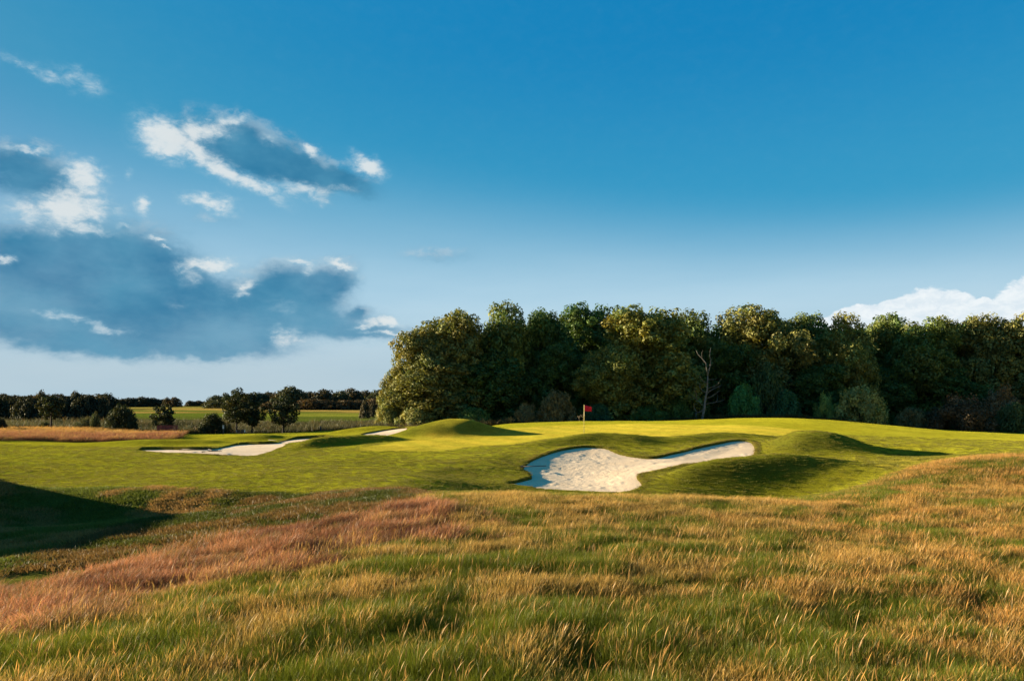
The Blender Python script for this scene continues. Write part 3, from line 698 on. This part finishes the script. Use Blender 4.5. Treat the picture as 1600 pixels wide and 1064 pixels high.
# hay strip in the distance
n = 9000; X = rng.uniform(-75, -26, n); Y = rng.uniform(57, 90, n); XY = np.stack([X, Y], -1); k = polymask(XY, STRIP, .2, 1.0); X, Y = XY[k].T
f1 = fbm(X * .5, Y * .5, 131)
ct = mixcol((.25, .135, .115), (.42, .29, .14), sstep(Y + 6 * f1, 73, 80)); ct = mixcol(ct, (.42, .33, .15), (rng.uniform(size=len(X)) < .15) * .8)
h3 = rng.uniform(.7, 1.25, len(X)); scatter('hay_strip_grass', np.stack([X, Y, ground(X, Y)], -1), rng.uniform(-.6, .6, len(X)), np.stack([h3 * 1.9, h3 * 1.9, h3 * 1.15], -1), ct, reds)
# scrub of the valley
n = 11000; Y = rng.uniform(84, 146, n); X = rng.uniform(-.75, .02, n) * Y
f1 = fbm(X * .15, Y * .15, 141)
ct = mixcol((.035, .042, .028), (.080, .085, .060), sstep(f1, .35, .6)); ct = mixcol(ct, (.14, .10, .055), (rng.uniform(size=n) < .12) * 1.0)
h3 = rng.uniform(.5, 1.3, n) * (.6 + f1) * (1 + .9 * sstep(Y, 95, 125)); scatter('valley_scrub', np.stack([X, Y, ground(X, Y)], -1), rng.uniform(0, 6.28, n), np.stack([h3, h3, h3], -1), ct, weeds)
# unmown fringe at the foot of the wood
n = 5000; X = rng.uniform(-13, 62, n); Y = 84.5 + rng.uniform(0, 5, n) + 2.0 * np.sin(X * .15)
ct = mixcol((.05, .06, .02), (.16, .11, .05), rng.uniform(size=n)); h3 = rng.uniform(.4, .95, n) * (.5 + fbm(X * .3, Y * .3, 151))
scatter('wood_edge_grass', np.stack([X, Y, ground(X, Y)], -1), rng.uniform(0, 6.28, n), np.stack([h3, h3, h3], -1), ct, weeds)

# ------------------------------------------------------------------ trees
def leaf_cloud(centers, radii, per, size, seed, flat=.85, lobecol=None, shell=(.62, 1.08)):
    r = np.random.default_rng(seed); cs = np.asarray(centers); nL = len(cs)
    cnt = np.maximum(8, (per * (np.asarray(radii) / np.mean(radii)) ** 2).astype(int)); I = np.repeat(np.arange(nL), cnt); n = len(I)
    d = r.normal(size=(n, 3)); d /= np.linalg.norm(d, axis=1)[:, None]
    rad = np.asarray(radii)[I] * r.uniform(shell[0], shell[1], n) * (1 + .18 * np.sin(d[:, 0] * 7 + I) * np.cos(d[:, 2] * 6 + 2 * I))
    P_ = cs[I] + d * rad[:, None] * np.array([1, 1, flat])
    nrm = d * 1.0 + r.normal(0, .45, (n, 3)) + np.array([0, 0, .2]); nrm /= np.linalg.norm(nrm, axis=1)[:, None]
    a = np.cross(nrm, r.normal(size=(n, 3))); a /= np.linalg.norm(a, axis=1)[:, None]; b = np.cross(nrm, a)
    s = size * r.uniform(.55, 1.3, n)[:, None]
    fold = nrm * s * .22
    V = np.stack([P_ - a * s, P_ - b * s * .55 + fold, P_ + a * s, P_ + b * s * .55 + fold], 1).reshape(-1, 3)
    T = np.arange(n)[:, None] * 4
    Fq = np.concatenate([T + np.array([[0, 1, 2, 3]])]);
    lc = r.uniform(.75, 1.28, nL)[I] * r.uniform(.78, 1.22, n); hue = (r.normal(0, .10, nL)[I] + r.normal(0, .05, n))
    c = np.stack([lc * (1 + hue), lc, lc * (1 - hue)], -1)
    return V, Fq, np.repeat(c, 4, 0)
def mesh_leaves(name, V, Fq, c):
    me = mesh_np(name, V, Fq, M_LEAF); vcol(me, 'leaf', c); return me

def crown_dome(seed, R=5.0, H=13.0, z0=.3, per=112, size=.19, irregular=.3):
    "broad woodland crown that hangs to the ground: a dozen and a half leafy masses, each made of small sprays"
    r = random.Random(seed); masses = [(r.uniform(-.12, .12) * R, r.uniform(-.12, .12) * R, H - .50 * R, .52 * R)]
    for (zf, n, q0) in ((.76, 5, .48), (.52, 6, .62), (.30, 6, .66), (.10, 6, .66)):
        ph = r.uniform(0, 6.28)
        for k in range(n):
            a = ph + k * 6.283 / n + r.uniform(-.35, .35); q = R * q0 * (1 + irregular * r.uniform(-.5, .45)); mr = R * r.uniform(.30, .50)
            masses.append((math.cos(a) * q, math.sin(a) * q, max(z0 + mr * .5, H * (zf + irregular * r.uniform(-.16, .16)))  , mr))
    cs, rs = [], []; ga = math.pi * (3 - 5 ** .5)
    for mi, (mx, my, mz, mr) in enumerate(masses):
        n = 15
        for i in range(n):
            t = (i + .5) / n; zc = 1 - 1.75 * t; a = i * ga + mi; q = math.sqrt(max(0, 1 - zc * zc)); lr = mr * r.uniform(.28, .52)
            px_, py_ = mx + math.cos(a) * q * (mr - lr * .4) * r.uniform(.85, 1.15), my + math.sin(a) * q * (mr - lr * .4) * r.uniform(.85, 1.15)
            cs.append((px_, py_, max(.2, mz + zc * (mr - lr * .4) * 1.1))); rs.append(lr)
    for i in range(26):
        a = r.uniform(0, 6.28); q = r.uniform(0, .4) * R; cs.append((math.cos(a) * q, math.sin(a) * q, r.uniform(.1, .72) * H)); rs.append(.26 * R)
    V, Fq, c = leaf_cloud(cs, rs, per, size, seed)
    return mesh_leaves('crown', V, Fq, c)

def trunk_mesh(seed, H, r0, clear=.25, nl=7, lean=.1, name='trunk', spread=.35):
    r = random.Random(seed); b = MB(); lx, ly = r.uniform(-lean, lean), r.uniform(-lean, lean)
    def at_(t): return Vector((lx * H * t * t, ly * H * t * t, H * t))
    b.tube([(0, 0, -.3)] + [at_(t / 8) + Vector((r.uniform(-.02, .02), r.uniform(-.02, .02), 0)) * H * .5 for t in range(9)], [r0 * 1.5, r0 * 1.25] + [r0 * (1 - .11 * k) for k in range(1, 9)], 8)
    for i in range(nl):
        t = clear + (.85 - clear) * i / nl; p = at_(t); a = i * 2.4 + r.uniform(-.4, .4); L_ = H * spread * (1 - .6 * (t - clear)) * r.uniform(.8, 1.1)
        d = Vector((math.cos(a), math.sin(a), r.uniform(.45, .9)))
        q1 = p + d * L_ * .45 + Vector((0, 0, .05)) * L_; q2 = p + d * L_ + Vector((r.uniform(-.1, .1), r.uniform(-.1, .1), .25)) * L_
        rr_ = r0 * (1 - .8 * t) * .55; b.tube([p, q1, q2], [rr_, rr_ * .6, rr_ * .2], 5)
        e = Vector((d.y, -d.x, .6)); b.tube([q1, q1 + e * L_ * .4], [rr_ * .5, rr_ * .15], 4)
    return b.mesh(name, M_BARK, True)

DOMES = [crown_dome(s, irregular=ir) for s, ir in ((101, .8), (102, 1.1), (103, .7), (104, 1.2), (105, .9))]
TRUNKS = [trunk_mesh(s, 10.5, .30, .25, 8) for s in (1, 2, 3)]
def wood_tree(px, D, top, halfpx, var, tint, label, group='trees of the wood behind the green', rz=None):
    x = (px - 800) / F * D; g = gz(x, D); H = CZ + (HY - top) / F * D - g; R = halfpx / F * D
    t = empty('broadleaf_tree', (x, D, g), rz if rz is not None else rng.uniform(0, 6.28)); tag(t, label, 'tree', group)
    c = obj('crown', DOMES[var % 5], t, scale=(R / 5.0, R / 5.0, H / 13.4)); c.color = (*tint, 1)
    obj('trunk', TRUNKS[var % 3], t, scale=(H / 13.4,) * 3)
    return t
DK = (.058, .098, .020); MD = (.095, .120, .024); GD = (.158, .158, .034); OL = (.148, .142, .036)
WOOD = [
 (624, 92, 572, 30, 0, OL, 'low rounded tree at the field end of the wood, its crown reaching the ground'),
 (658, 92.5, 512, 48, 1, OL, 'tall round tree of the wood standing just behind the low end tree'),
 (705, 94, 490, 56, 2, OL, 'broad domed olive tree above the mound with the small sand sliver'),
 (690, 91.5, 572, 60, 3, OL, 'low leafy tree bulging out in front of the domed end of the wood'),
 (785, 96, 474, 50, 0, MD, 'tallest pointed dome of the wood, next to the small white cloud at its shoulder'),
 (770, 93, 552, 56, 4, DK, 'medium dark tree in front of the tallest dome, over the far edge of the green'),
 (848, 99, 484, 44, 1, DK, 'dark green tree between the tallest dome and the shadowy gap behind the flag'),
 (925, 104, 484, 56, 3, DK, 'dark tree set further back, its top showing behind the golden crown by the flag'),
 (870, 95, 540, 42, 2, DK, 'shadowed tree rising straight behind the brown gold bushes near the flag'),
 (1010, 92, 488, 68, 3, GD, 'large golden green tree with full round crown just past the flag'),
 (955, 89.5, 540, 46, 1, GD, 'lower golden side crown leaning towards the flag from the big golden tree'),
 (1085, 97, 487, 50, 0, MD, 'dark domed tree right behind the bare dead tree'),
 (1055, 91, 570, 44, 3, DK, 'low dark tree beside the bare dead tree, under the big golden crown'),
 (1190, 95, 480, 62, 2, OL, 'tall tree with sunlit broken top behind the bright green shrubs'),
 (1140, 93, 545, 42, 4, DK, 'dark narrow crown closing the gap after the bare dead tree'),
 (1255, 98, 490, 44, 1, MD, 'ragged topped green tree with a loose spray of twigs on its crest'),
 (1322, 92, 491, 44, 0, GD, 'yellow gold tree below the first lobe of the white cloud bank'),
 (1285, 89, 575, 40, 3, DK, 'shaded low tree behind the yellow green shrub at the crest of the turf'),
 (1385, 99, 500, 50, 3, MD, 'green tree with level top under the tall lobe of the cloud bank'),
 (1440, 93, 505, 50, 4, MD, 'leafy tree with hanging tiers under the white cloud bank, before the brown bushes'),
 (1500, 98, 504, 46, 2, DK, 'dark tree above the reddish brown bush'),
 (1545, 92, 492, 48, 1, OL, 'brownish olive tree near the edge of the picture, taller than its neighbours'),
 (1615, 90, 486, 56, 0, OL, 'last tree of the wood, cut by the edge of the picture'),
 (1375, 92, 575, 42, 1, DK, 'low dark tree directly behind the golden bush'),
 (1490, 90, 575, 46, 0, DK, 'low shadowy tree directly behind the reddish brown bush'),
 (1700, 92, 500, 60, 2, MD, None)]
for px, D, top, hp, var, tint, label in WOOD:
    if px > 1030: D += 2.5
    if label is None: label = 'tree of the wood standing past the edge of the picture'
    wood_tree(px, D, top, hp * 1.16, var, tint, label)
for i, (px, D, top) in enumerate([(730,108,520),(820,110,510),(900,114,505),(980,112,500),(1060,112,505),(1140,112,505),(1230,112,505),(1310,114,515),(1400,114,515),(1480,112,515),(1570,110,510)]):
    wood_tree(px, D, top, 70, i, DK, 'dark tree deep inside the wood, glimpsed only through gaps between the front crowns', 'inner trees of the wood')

def bush_mesh(seed, R=1.0, H=1.2, nl=26, per=150, size=.10, spiky=.2):
    r = random.Random(seed); cs = []; rs = []
    for i in range(nl):
        a = i * 2.4 + r.uniform(-.3, .3); t = (i + .5) / nl; zc = 1 - t; q = math.sqrt(1 - zc * zc) * (1 + r.uniform(-spiky, spiky)); lr = r.uniform(.2, .34) * R
        cs.append((math.cos(a) * q * (R - lr * .6), math.sin(a) * q * (R - lr * .6), max(lr * .5, (H - lr) * zc * (1 + r.uniform(-spiky, spiky) * .5)))); rs.append(lr)
    cs.append((0, 0, H * .4)); rs.append(R * .5)
    V, Fq, c = leaf_cloud(cs, rs, per, size, seed); return mesh_leaves('foliage', V, Fq, c)
BUSHES = [bush_mesh(201, 2.5, 3.0, 44, 150, .12), bush_mesh(202, 2.5, 3.0, 36, 160, .11, .35), bush_mesh(203, 2.5, 3.0, 50, 140, .13, .15)]
STEMS = []
for s in (5, 6):
    b = MB(); r = random.Random(s)
    for k in range(7):
        a = k * .9; b.tube([(0, 0, -.2), (math.cos(a) * .5, math.sin(a) * .5, 1.0), (math.cos(a) * 1.3, math.sin(a) * 1.3, 2.1)], [.06, .04, .01], 5)
    STEMS.append(b.mesh('stems', M_BARK))
def bush(px, D, top, halfpx, var, tint, label, group, base_y=None, name='bush'):
    x = (px - 800) / F * D; g = gz(x, D); H = CZ + (HY - top) / F * D - g; R = halfpx / F * D
    t = empty(name, (x, D, g), rng.uniform(0, 6.28)); tag(t, label, name.split('_')[-1] if name != 'bush' else 'bush', group)
    f = obj('foliage', BUSHES[var % 3], t, scale=(R / 2.5, R / 2.5, H / 3.0)); f.color = (*tint, 1)
    obj('stems', STEMS[var % 2], t, scale=(R / 2.5, R / 2.5, H / 3.0)); return t
GW = 'bushes along the foot of the wood'
BR = (.135, .098, .036)
for a in [
 (606, 89, 622, 22, 1, OL, 'olive bush at the very end of the wood where the open field begins'),
 (650, 87, 632, 30, 0, OL, 'low olive bush behind the crest of the grass mound'),
 (740, 86.5, 634, 28, 2, DK, 'dark green bush between the grass mound and the brown gold bushes'),
 (822, 86.5, 628, 22, 1, BR, 'brown gold bush just before the flag, the paler and lower of two'),
 (870, 87, 606, 28, 0, BR, 'tall rusty bush rising directly behind the red flag'),
 (935, 87, 628, 22, 2, (.03, .075, .03), 'small blue green bush just past the red flag'),
 (1010, 87, 632, 30, 1, DK, 'dark low bush under the big golden tree'),
 (1060, 88, 618, 22, 0, DK, 'dark bush beside the foot of the bare dead tree'),
 (1160, 86.5, 597, 24, 1, (.05, .14, .034), 'bright green shrub, taller one just past the bare dead tree'),
 (1200, 88, 565, 26, 0, (.038, .062, .018), 'tall mid green shrub with soft top behind the bright green one'),
 (1228, 86.5, 606, 22, 2, (.026, .075, .026), 'cool green rounded shrub next to the dark hollow of the wood'),
 (1290, 86, 612, 17, 1, (.16, .19, .04), 'small yellow green shrub on the crest of the turf'),
 (1345, 84.5, 598, 38, 0, (.26, .19, .05), 'spreading golden brown bush at the middle of the turf crest edge'),
 (1425, 84, 634, 24, 2, BR, 'low brown bush between the golden bush and the reddish one'),
 (1500, 80.5, 614, 44, 1, (.062, .038, .018), 'wide reddish brown bush in front of the dark trees'),
 (1455, 84, 640, 26, 0, (.08, .055, .02), 'small dull brown bush tucked against the wide reddish bush'),
 (1585, 80, 626, 26, 2, (.055, .070, .020), 'upright green bush close to the edge of the picture'),
 (1560, 86, 600, 36, 1, (.13, .075, .032), 'rust coloured bush behind the upright green bush')]:
    a = list(a); a[5] = tuple(min(.3, c * 1.35) for c in a[5]); bush(*a, GW)  # tints raised to brighten bushes that the trees shade

# ---- bare dead tree, drawn limb by limb
D0 = 83.5
def dp(px, py, dy=0.0): return Vector(((px - 1105) / F * D0, dy, -(py - 650) / F * D0))
dt = empty('dead_tree', ((1105 - 800) / F * D0, D0, CZ - 10 / F * D0), 0)
tag(dt, 'bare grey dead tree with forked top standing against the dark wood', 'tree')
b = MB(); b.tube([dp(1096, 668), dp(1098, 650), dp(1101, 636), dp(1102, 624), dp(1105, 610), dp(1105.5, 598), dp(1106, 586)], [.14, .13, .14, .115, .095, .08, .065], 8)
b.build('trunk', M_DEAD, dt, True)
for i, (pts, r_) in enumerate([([(1106, 587), (1104, 577), (1103, 567), (1097, 560), (1091, 554), (1088, 548)], .075), ([(1106, 587), (1109, 576), (1112, 566), (1111, 555), (1113, 543)], .07),
   ([(1097, 560), (1095, 552), (1095, 548)], .03), ([(1109, 574), (1113, 570)], .02),
   ([(1105, 593), (1114, 593), (1122, 591)], .045), ([(1105, 607), (1115, 604), (1120, 600), (1124, 592)], .05), ([(1105, 614), (1113, 609), (1122, 605), (1131, 601)], .065), ([(1104, 623), (1112, 619), (1119, 614), (1123, 610)], .06),
   ([(1103, 631), (1115, 629), (1124, 627), (1131, 624)], .05), ([(1119, 628), (1123, 622), (1124, 616)], .035),
   ([(1104, 598), (1098, 596), (1094, 592), (1091, 588)], .045), ([(1103, 613), (1098, 611), (1094, 605), (1094, 598)], .045),
   ([(1099, 634), (1092, 627), (1087, 622), (1083, 618)], .035), ([(1089, 624), (1087, 616), (1084, 610), (1081, 607)], .06),
   ([(1101, 638), (1096, 643), (1090, 645), (1087, 646)], .07), ([(1090, 645), (1086, 640), (1084, 635), (1086, 631), (1090, 631)], .05), ([(1088, 645), (1086, 650), (1087, 654)], .04), ([(1122, 605), (1126, 606), (1129, 604)], .02), ([(1100, 567), (1097, 566)], .02)]):
    n = len(pts); MB().tube([dp(x, y, (j / n) * math.sin(i * 2.3) * 1.2) for j, (x, y) in enumerate(pts)], [.9 * r_ * (1 - .7 * j / (n - 1)) for j in range(n)], 6).build('branch', M_DEAD, dt, True)

# ---- small field trees
def open_crown(seed, R, H, z0, nl=34, per=120, size=.11, wonk=.3, lobes=None):
    r = random.Random(seed); cs = []; rs = []
    for i in range(nl):
        a = i * 2.4; zc = 1 - 2 * (i + .5) / nl; q = math.sqrt(1 - zc * zc) * (1 + r.uniform(-wonk, wonk)); lr = r.uniform(.16, .32) * R
        cs.append((math.cos(a) * q * (R - lr * .7), math.sin(a) * q * (R - lr * .7), z0 + (H - z0) * (.5 + .46 * zc * (1 + r.uniform(-wonk, wonk) * .4)))); rs.append(lr)
    for i in range(5): cs.append((r.uniform(-.3, .3) * R, r.uniform(-.3, .3) * R, z0 + (H - z0) * r.uniform(.3, .7))); rs.append(R * .36)
    V, Fq, c = leaf_cloud(cs, rs, per, size, seed); return mesh_leaves('crown', V, Fq, c)
def field_tree(px, D, basey, top, halfpx, z0f, seed, tint, label, nl=34, wonk=.3, name='field_tree', trunk_r=.10, lean=.05):
    x = (px - 800) / F * D; g = gz(x, D); H = CZ + (HY - top) / F * D - g; R = halfpx / F * D
    t = empty(name, (x, D, g)); tag(t, label, 'tree', 'young trees dotted in front of the far fields')
    c = obj('crown', open_crown(seed, R, H, z0f * H, nl, 110, .085 + .012 * R, wonk), t); c.color = (*tint, 1)
    obj('trunk', trunk_mesh(seed, H * .82, trunk_r, max(.15, z0f), 6, lean, spread=.3), t); return t
FT = (.030, .034, .010)
field_tree(80, 80, 672, 620, 18, .38, 301, FT, 'small tree with flat top and bare lower trunk rising from the hay strip', 30, .4, trunk_r=.13)
field_tree(370, 80, 676, 609, 24, .26, 304, FT, 'tall tree with uneven pointed top, the taller of two joined trees above the dark boxes', 40, .35, trunk_r=.12)
field_tree(394, 81, 676, 627, 18, .26, 305, (.022, .030, .010), 'shorter darker tree merging into the tall pointed tree beside it', 30, .3, trunk_r=.1)
field_tree(443, 82, 674, 620, 24, .20, 306, (.026, .032, .010), 'single round headed dark tree above the middle of the long bunker', 40, .3, trunk_r=.14)
field_tree(257, 79, 676, 632, 17, .12, 307, FT, 'small conical tree standing right behind the red brown bench', 28, .35)
GB = 'bushes dotted behind the hay strip'
for a in [(191, 82, 629, 24, 0, FT, 'round dense bush standing alone behind the hay strip'), (332, 82, 643, 19, 2, FT, 'dark rounded bush next to the tall joined trees, by the post'),
          (135, 84, 650, 15, 1, (.07, .07, .03), 'low pale bush with upright shoots between the flat topped tree and the round bush'), (148, 83, 643, 8, 1, (.06, .065, .022), 'thin upright sapling bush beside the low pale bush'),
          (70, 82, 658, 11, 2, (.07, .07, .022), 'small yellowish bush at the foot of the flat topped tree'), (-2, 78, 650, 12, 0, (.03, .03, .012), 'dark bush cut by the edge of the picture beside the hay strip'),
          (300, 90, 662, 16, 1, (.055, .058, .036), 'grey green low bush behind the bench end'), (352, 84, 656, 12, 1, (.07, .062, .028), 'pale thin bush between the rounded bush and the tall joined trees')]:
    bush(*a, GB)

# ---- far hedges and trees on the skyline
FAR = [bush_mesh(s, 4.0, 5.0, 40, 70, .30, .18) for s in (401, 402, 403, 404)]
def far_tree(px, D, basey, top, halfpx, var, tint, label, group, name='distant_tree', cat='tree'):
    x = (px - 800) / F * D; g = gz(x, D) - .1; H = max(1.5, CZ + (HY - top) / F * D - g); R = halfpx / F * D; H *= 1.08; R *= 1.4
    o = obj(name, FAR[var % 4], None, (x, D, g), (0, 0, rng.uniform(0, 6.28)), (R / 4, R / 4, H / 5)); o.color = (*tint, 1)
    tag(o, label, cat, group); return o
T1 = (.050, .040, .018); T2 = (.040, .045, .018); T3 = (.075, .050, .022)
GT = 'trees of the wood along the far ridge'
ridge = [(345, 624, 18, 'first low tree where the far ridge wood rises out of the hay field'), (365, 619, 16, 'low ridge tree behind the tall pointed field tree'), (385, 616, 18, 'ridge tree half hidden by the joined field trees'),
 (403, 612, 17, 'round ridge tree just past the joined field trees'), (421, 613, 12, 'narrow ridge tree between the joined field trees and the round headed one'), (440, 611, 14, 'ridge tree directly behind the round headed field tree'),
 (455, 605, 20, 'highest broad tree of the far ridge wood'), (483, 611, 15, 'ridge tree on the falling side of the highest one'), (507, 609, 18, 'wide ridge tree midway between the highest one and the big wood'),
 (532, 611, 14, 'second smallest dome before the paired ridge domes'), (549, 608, 16, 'taller of the paired ridge domes near the big wood'), (571, 609, 15, 'lower of the paired ridge domes near the big wood'), (592, 609, 16, 'ridge tree touching the edge of the big wood')]
for i, (px, top, hp, lb) in enumerate(ridge):
    far_tree(px, 340 + 14 * math.sin(i * 1.9), 634, top, hp, i, (T2, T1, T1)[i % 3], lb, GT)
for i, px in enumerate(range(340, 610, 17)):
    far_tree(px, 372, 632, 618 + 3 * math.sin(i * 2.2), 15, i + 1, T2, 'dark tree deep inside the far ridge wood, seen only between the front domes', 'inner trees of the far ridge wood')
for i, (px, top, hp) in enumerate([(430, 627, 18), (485, 623, 20), (508, 625, 20), (540, 624, 16), (562, 625, 14), (585, 622, 14)]):
    far_tree(px, 310, 636, top, hp, i, T3, ['brown low bush under the ridge wood behind the round headed tree', 'wide brown bush at the foot of the highest ridge tree', 'wide grey brown bush below the midway ridge tree',
      'low brown bush below the paired ridge domes', 'tawny bush before the paired ridge domes', 'tawny bush at the edge of the big wood, below the ridge'][i], 'bushes at the foot of the ridge wood', 'distant_bush', 'bush')
far_tree(570, 205, 641, 627, 6, 0, T1, 'lone small dark tree in the far field close to the big wood', 'lone trees in the far field'); far_tree(582, 215, 640, 630, 5, 1, T1, 'smaller of two lone trees in the far field close to the big wood', 'lone trees in the far field')
GH = 'dark bushes of the tall hedge before the far field'
for i in range(15):
    px = -15 + i * 13.2
    lb = 'dark hedge bush in the even run of hedge under the open sky'
    far_tree(px, 190 + 5 * math.sin(i), 645, 620 - (2 if i > 9 else 0) + 1.6 * math.sin(i * 1.7), 13, i, (.026, .026, .012), lb, GH, 'hedge_bush', 'bush')
far_tree(65, 188, 644, 611, 9, 1, T1, 'dark round tree sticking up from the hedge above the flat topped tree', 'trees standing out of the hedge'); far_tree(118, 188, 644, 613, 8, 2, T1, 'small brown tree sticking up from the middle of the hedge', 'trees standing out of the hedge')
far_tree(55, 192, 644, 615, 5, 3, T3, 'thin pale tree beside the dark round tree in the hedge', 'trees standing out of the hedge'); far_tree(160, 188, 644, 616, 8, 3, T1, 'small tree closing the end of the hedge beside the hay field', 'trees standing out of the hedge')
for i in range(9):
    far_tree(184 + i * 9, 395, 630, 620 + 1.5 * abs(i - 4) * .6, 8, i, (.038, .034, .016), 'low dark tree in the long even copse on the skyline', 'trees of the long copse on the skyline')
far_tree(261, 390, 630, 621, 5, 1, T1, 'small separate round tree beside the end of the long copse', 'skyline trees past the copse'); far_tree(273, 390, 630, 621, 8, 2, T3, 'brown round tree alone at the end of the copse', 'skyline trees past the copse')
for i in range(4): far_tree(297 + i * 7, 420, 630, 626 + (i % 2), 6, i, T1, 'tiny dark tree in the last low row on the skyline', 'tiny skyline trees')
for i in range(10): far_tree(-40 + i * 22, 330, 640, 617 + 1.2 * math.sin(i * 2), 17, i, T1, 'brownish hilltop tree showing behind the dark hedge', 'trees on the hill behind the hedge')

# ------------------------------------------------------------------ flagstick
fx, fy = cast(912.5, 683.5, lambda X, Y: ground(X, Y), 54)
fz = gz(fx, fy)
fs = empty('flagstick', (fx, fy, fz)); tag(fs, 'thin golf flagstick with a red flag standing in the hole on the green', 'flagstick')
MB().tube([(0, 0, -.1), (.003, 0, .62)], .017, 8).build('lower_pole', M_POLE_D, fs, True)['label'] = 'dark lower length of the pole'
MB().tube([(.003, 0, .62), (.015, 0, 2.15)], .017, 8).build('upper_pole', M_POLE_Y, fs, True)['label'] = 'pale yellow upper length of the pole'
V = []; Fq = []
for i in range(13):
    for j in range(8):
        u = i / 12; v = j / 7; V.append((.03 + u * .52, .07 * math.sin(u * 7 + v * 1.5) * u ** .5, 2.13 - u * .13 - v * (.43 - .09 * u) - .03 * u * math.sin(v * 6)))
for i in range(12):
    for j in range(7): a = i * 8 + j; Fq.append((a, a + 8, a + 9, a + 1))
fl = obj('flag', mesh_np('flag', V, Fq, M_RED, True), fs); sm = fl.modifiers.new('thickness', 'SOLIDIFY'); sm.thickness = .004
b = MB(); b.tube([(0, 0, -.02), (0, 0, .012)], .058, 16); b.build('hole_cup', M_WHITE, fs)

# ------------------------------------------------------------------ bunker rakes
def rake(px, py, ang, L_, label, fn=base, dz=.03):
    x, y = cast(px, py, fn, 20); z = float(base(np.array([x]), np.array([y]))[0]) - .08 + dz
    t = empty('bunker_rake', (x, y, z), ang); tag(t, label, 'rake', 'rakes lying in the bunkers')
    MB().tube([(0, 0, .04), (L_, 0, .09)], .022, 6).build('handle', M_RAKE, t, True)
    MB().box((0, 0, .05), (.05, .62, .035)).build('rake_head', M_RAKE, t)
    for k in range(9): MB().tube([(0, -.28 + k * .07, .05), (0, -.28 + k * .07, -.03)], [.009, .004], 4).build('tooth', M_RAKE, t)
rake(815, 735, -.15, 1.4, 'dark rake lying against the pointed corner of the two lobed bunker', dz=.25)
rake(442, 691, 2.6, 1.7, 'dark rake across the narrow neck of the long shaded bunker', dz=.15)
rake(333, 709, 2.2, 1.2, 'short dark rake tilted at the near edge of the long shaded bunker', dz=.25)
rake(318, 709.8, 0.05, 1.2, 'dark rake lying flat on the near lip of the long shaded bunker', dz=.22)
rake(283, 705.5, 0.0, 2.2, 'long thin rake lying along the low tail of the shaded bunker', dz=.2)

# ------------------------------------------------------------------ bench, posts and boxes behind the fairway
D = 77.0; x = (263 - 800) / F * D; g = gz(x, D)
bt = empty('garden_bench', (x, D, g), .06); tag(bt, 'red brown slatted wooden bench seen from behind at the end of the hay strip', 'bench')
for s in (-1, 1):
    MB().box((s * .95, -.25, .48), (.09, .09, 1.02)).build('rear_leg', M_WOODRED, bt)
    MB().box((s * .95, .28, .32), (.08, .08, .66)).build('front_leg', M_WOODRED, bt)
    MB().box((s * .95, .03, .67), (.09, .62, .05)).build('armrest', M_WOODRED, bt)
for k in range(5): MB().box((0, -.24, .52 + k * .105), (1.80, .035, .085)).build('back_slat', M_WOODRED, bt)
for k in range(4): MB().box((0, -.12 + k * .12, .44), (1.80, .10, .035)).build('seat_slat', M_WOODRED, bt)
MB().box((0, .27, .39), (1.8, .04, .08)).build('seat_rail', M_WOODRED, bt)
def post(px, D, basey, top, label, w=.10, cap=True):
    x = (px - 800) / F * D; g = gz(x, D); H = max(.4, CZ + (HY - top) / F * D - g)
    t = empty('marker_post', (x, D, g)); tag(t, label, 'post', 'marker posts beyond the fairway')
    MB().box((0, 0, H * .3), (w, w, H * .6)).build('post_base', M_POST, t); MB().box((0, 0, H * .8), (w * 1.3, w * 1.1, H * .4)).build('post_head', M_GREYMET if cap else M_POST, t)
    MB().box((0, 0, H + .015), (w * 1.5, w * 1.3, .03)).build('cap', M_POST, t)
post(349, 75, 678, 664, 'short dark marker post with grey head beside the rounded dark bush')
post(501, 80, 674, 666, 'small dark marker post where the valley scrub meets the turf', cap=False)
for k, (px, lb) in enumerate([(372.5, 'dark box bin with pale side under the joined trees, nearer the post'), (379.5, 'dark box bin with pale side under the joined trees, farther from the post')]):
    D = 76; x = (px - 800) / F * D; g = gz(x, D); t = empty('box_bin', (x, D, g)); tag(t, lb, 'bin', 'pair of small dark box bins')
    MB().box((.03, 0, .27), (.30, .30, .26)).build('bin_body', M_BLACK, t); MB().box((.03, 0, .415), (.34, .34, .03)).build('lid', M_BLACK, t)
    MB().box((-.13 if k == 0 else .19, 0, .27), (.02, .28, .24)).build('side_panel', M_WHITE, t)
    for sx in (-.08, .14): MB().box((sx, 0, .07), (.05, .22, .14)).build('leg', M_BLACK, t)

# ---- seed-headed umbel weeds on the skyline behind the flag
for k, (px, top, lb) in enumerate([(905, 653.5, 'small solitary dried umbel weed at the far edge of the green beside the flagstick'), (911, 652, 'wider dried umbel weed at the far edge of the green right behind the flagstick')]):
    D = 80.5; x = (px - 800) / F * D; g = gz(x, D); H = CZ + (HY - top) / F * D - g + .1; t = empty('dried_weed', (x, D, g)); tag(t, lb, 'weed', 'dried weeds behind the flag')
    st = MB(); hd = MB(); st.tube([(0, 0, -.1), (.02, 0, H * .6)], .025, 5)
    for j in range(9):
        a = j * .7; q = .05 + .05 * (j % 3); e = (math.cos(a) * q * (1 + .5 * k), math.sin(a) * q, H + .10 * (j % 3) - .08); st.tube([(.02, 0, H * .6), e], .012, 4); hd.tube([(e[0], e[1], e[2] - .03), (e[0], e[1], e[2] + .05)], [.025, .05], 6)
    st.build('stalk', simple_mat('dry_stalk', (.10, .075, .04)), t); hd.build('seed_head', simple_mat('dry_seed', (.13, .10, .055)), t)
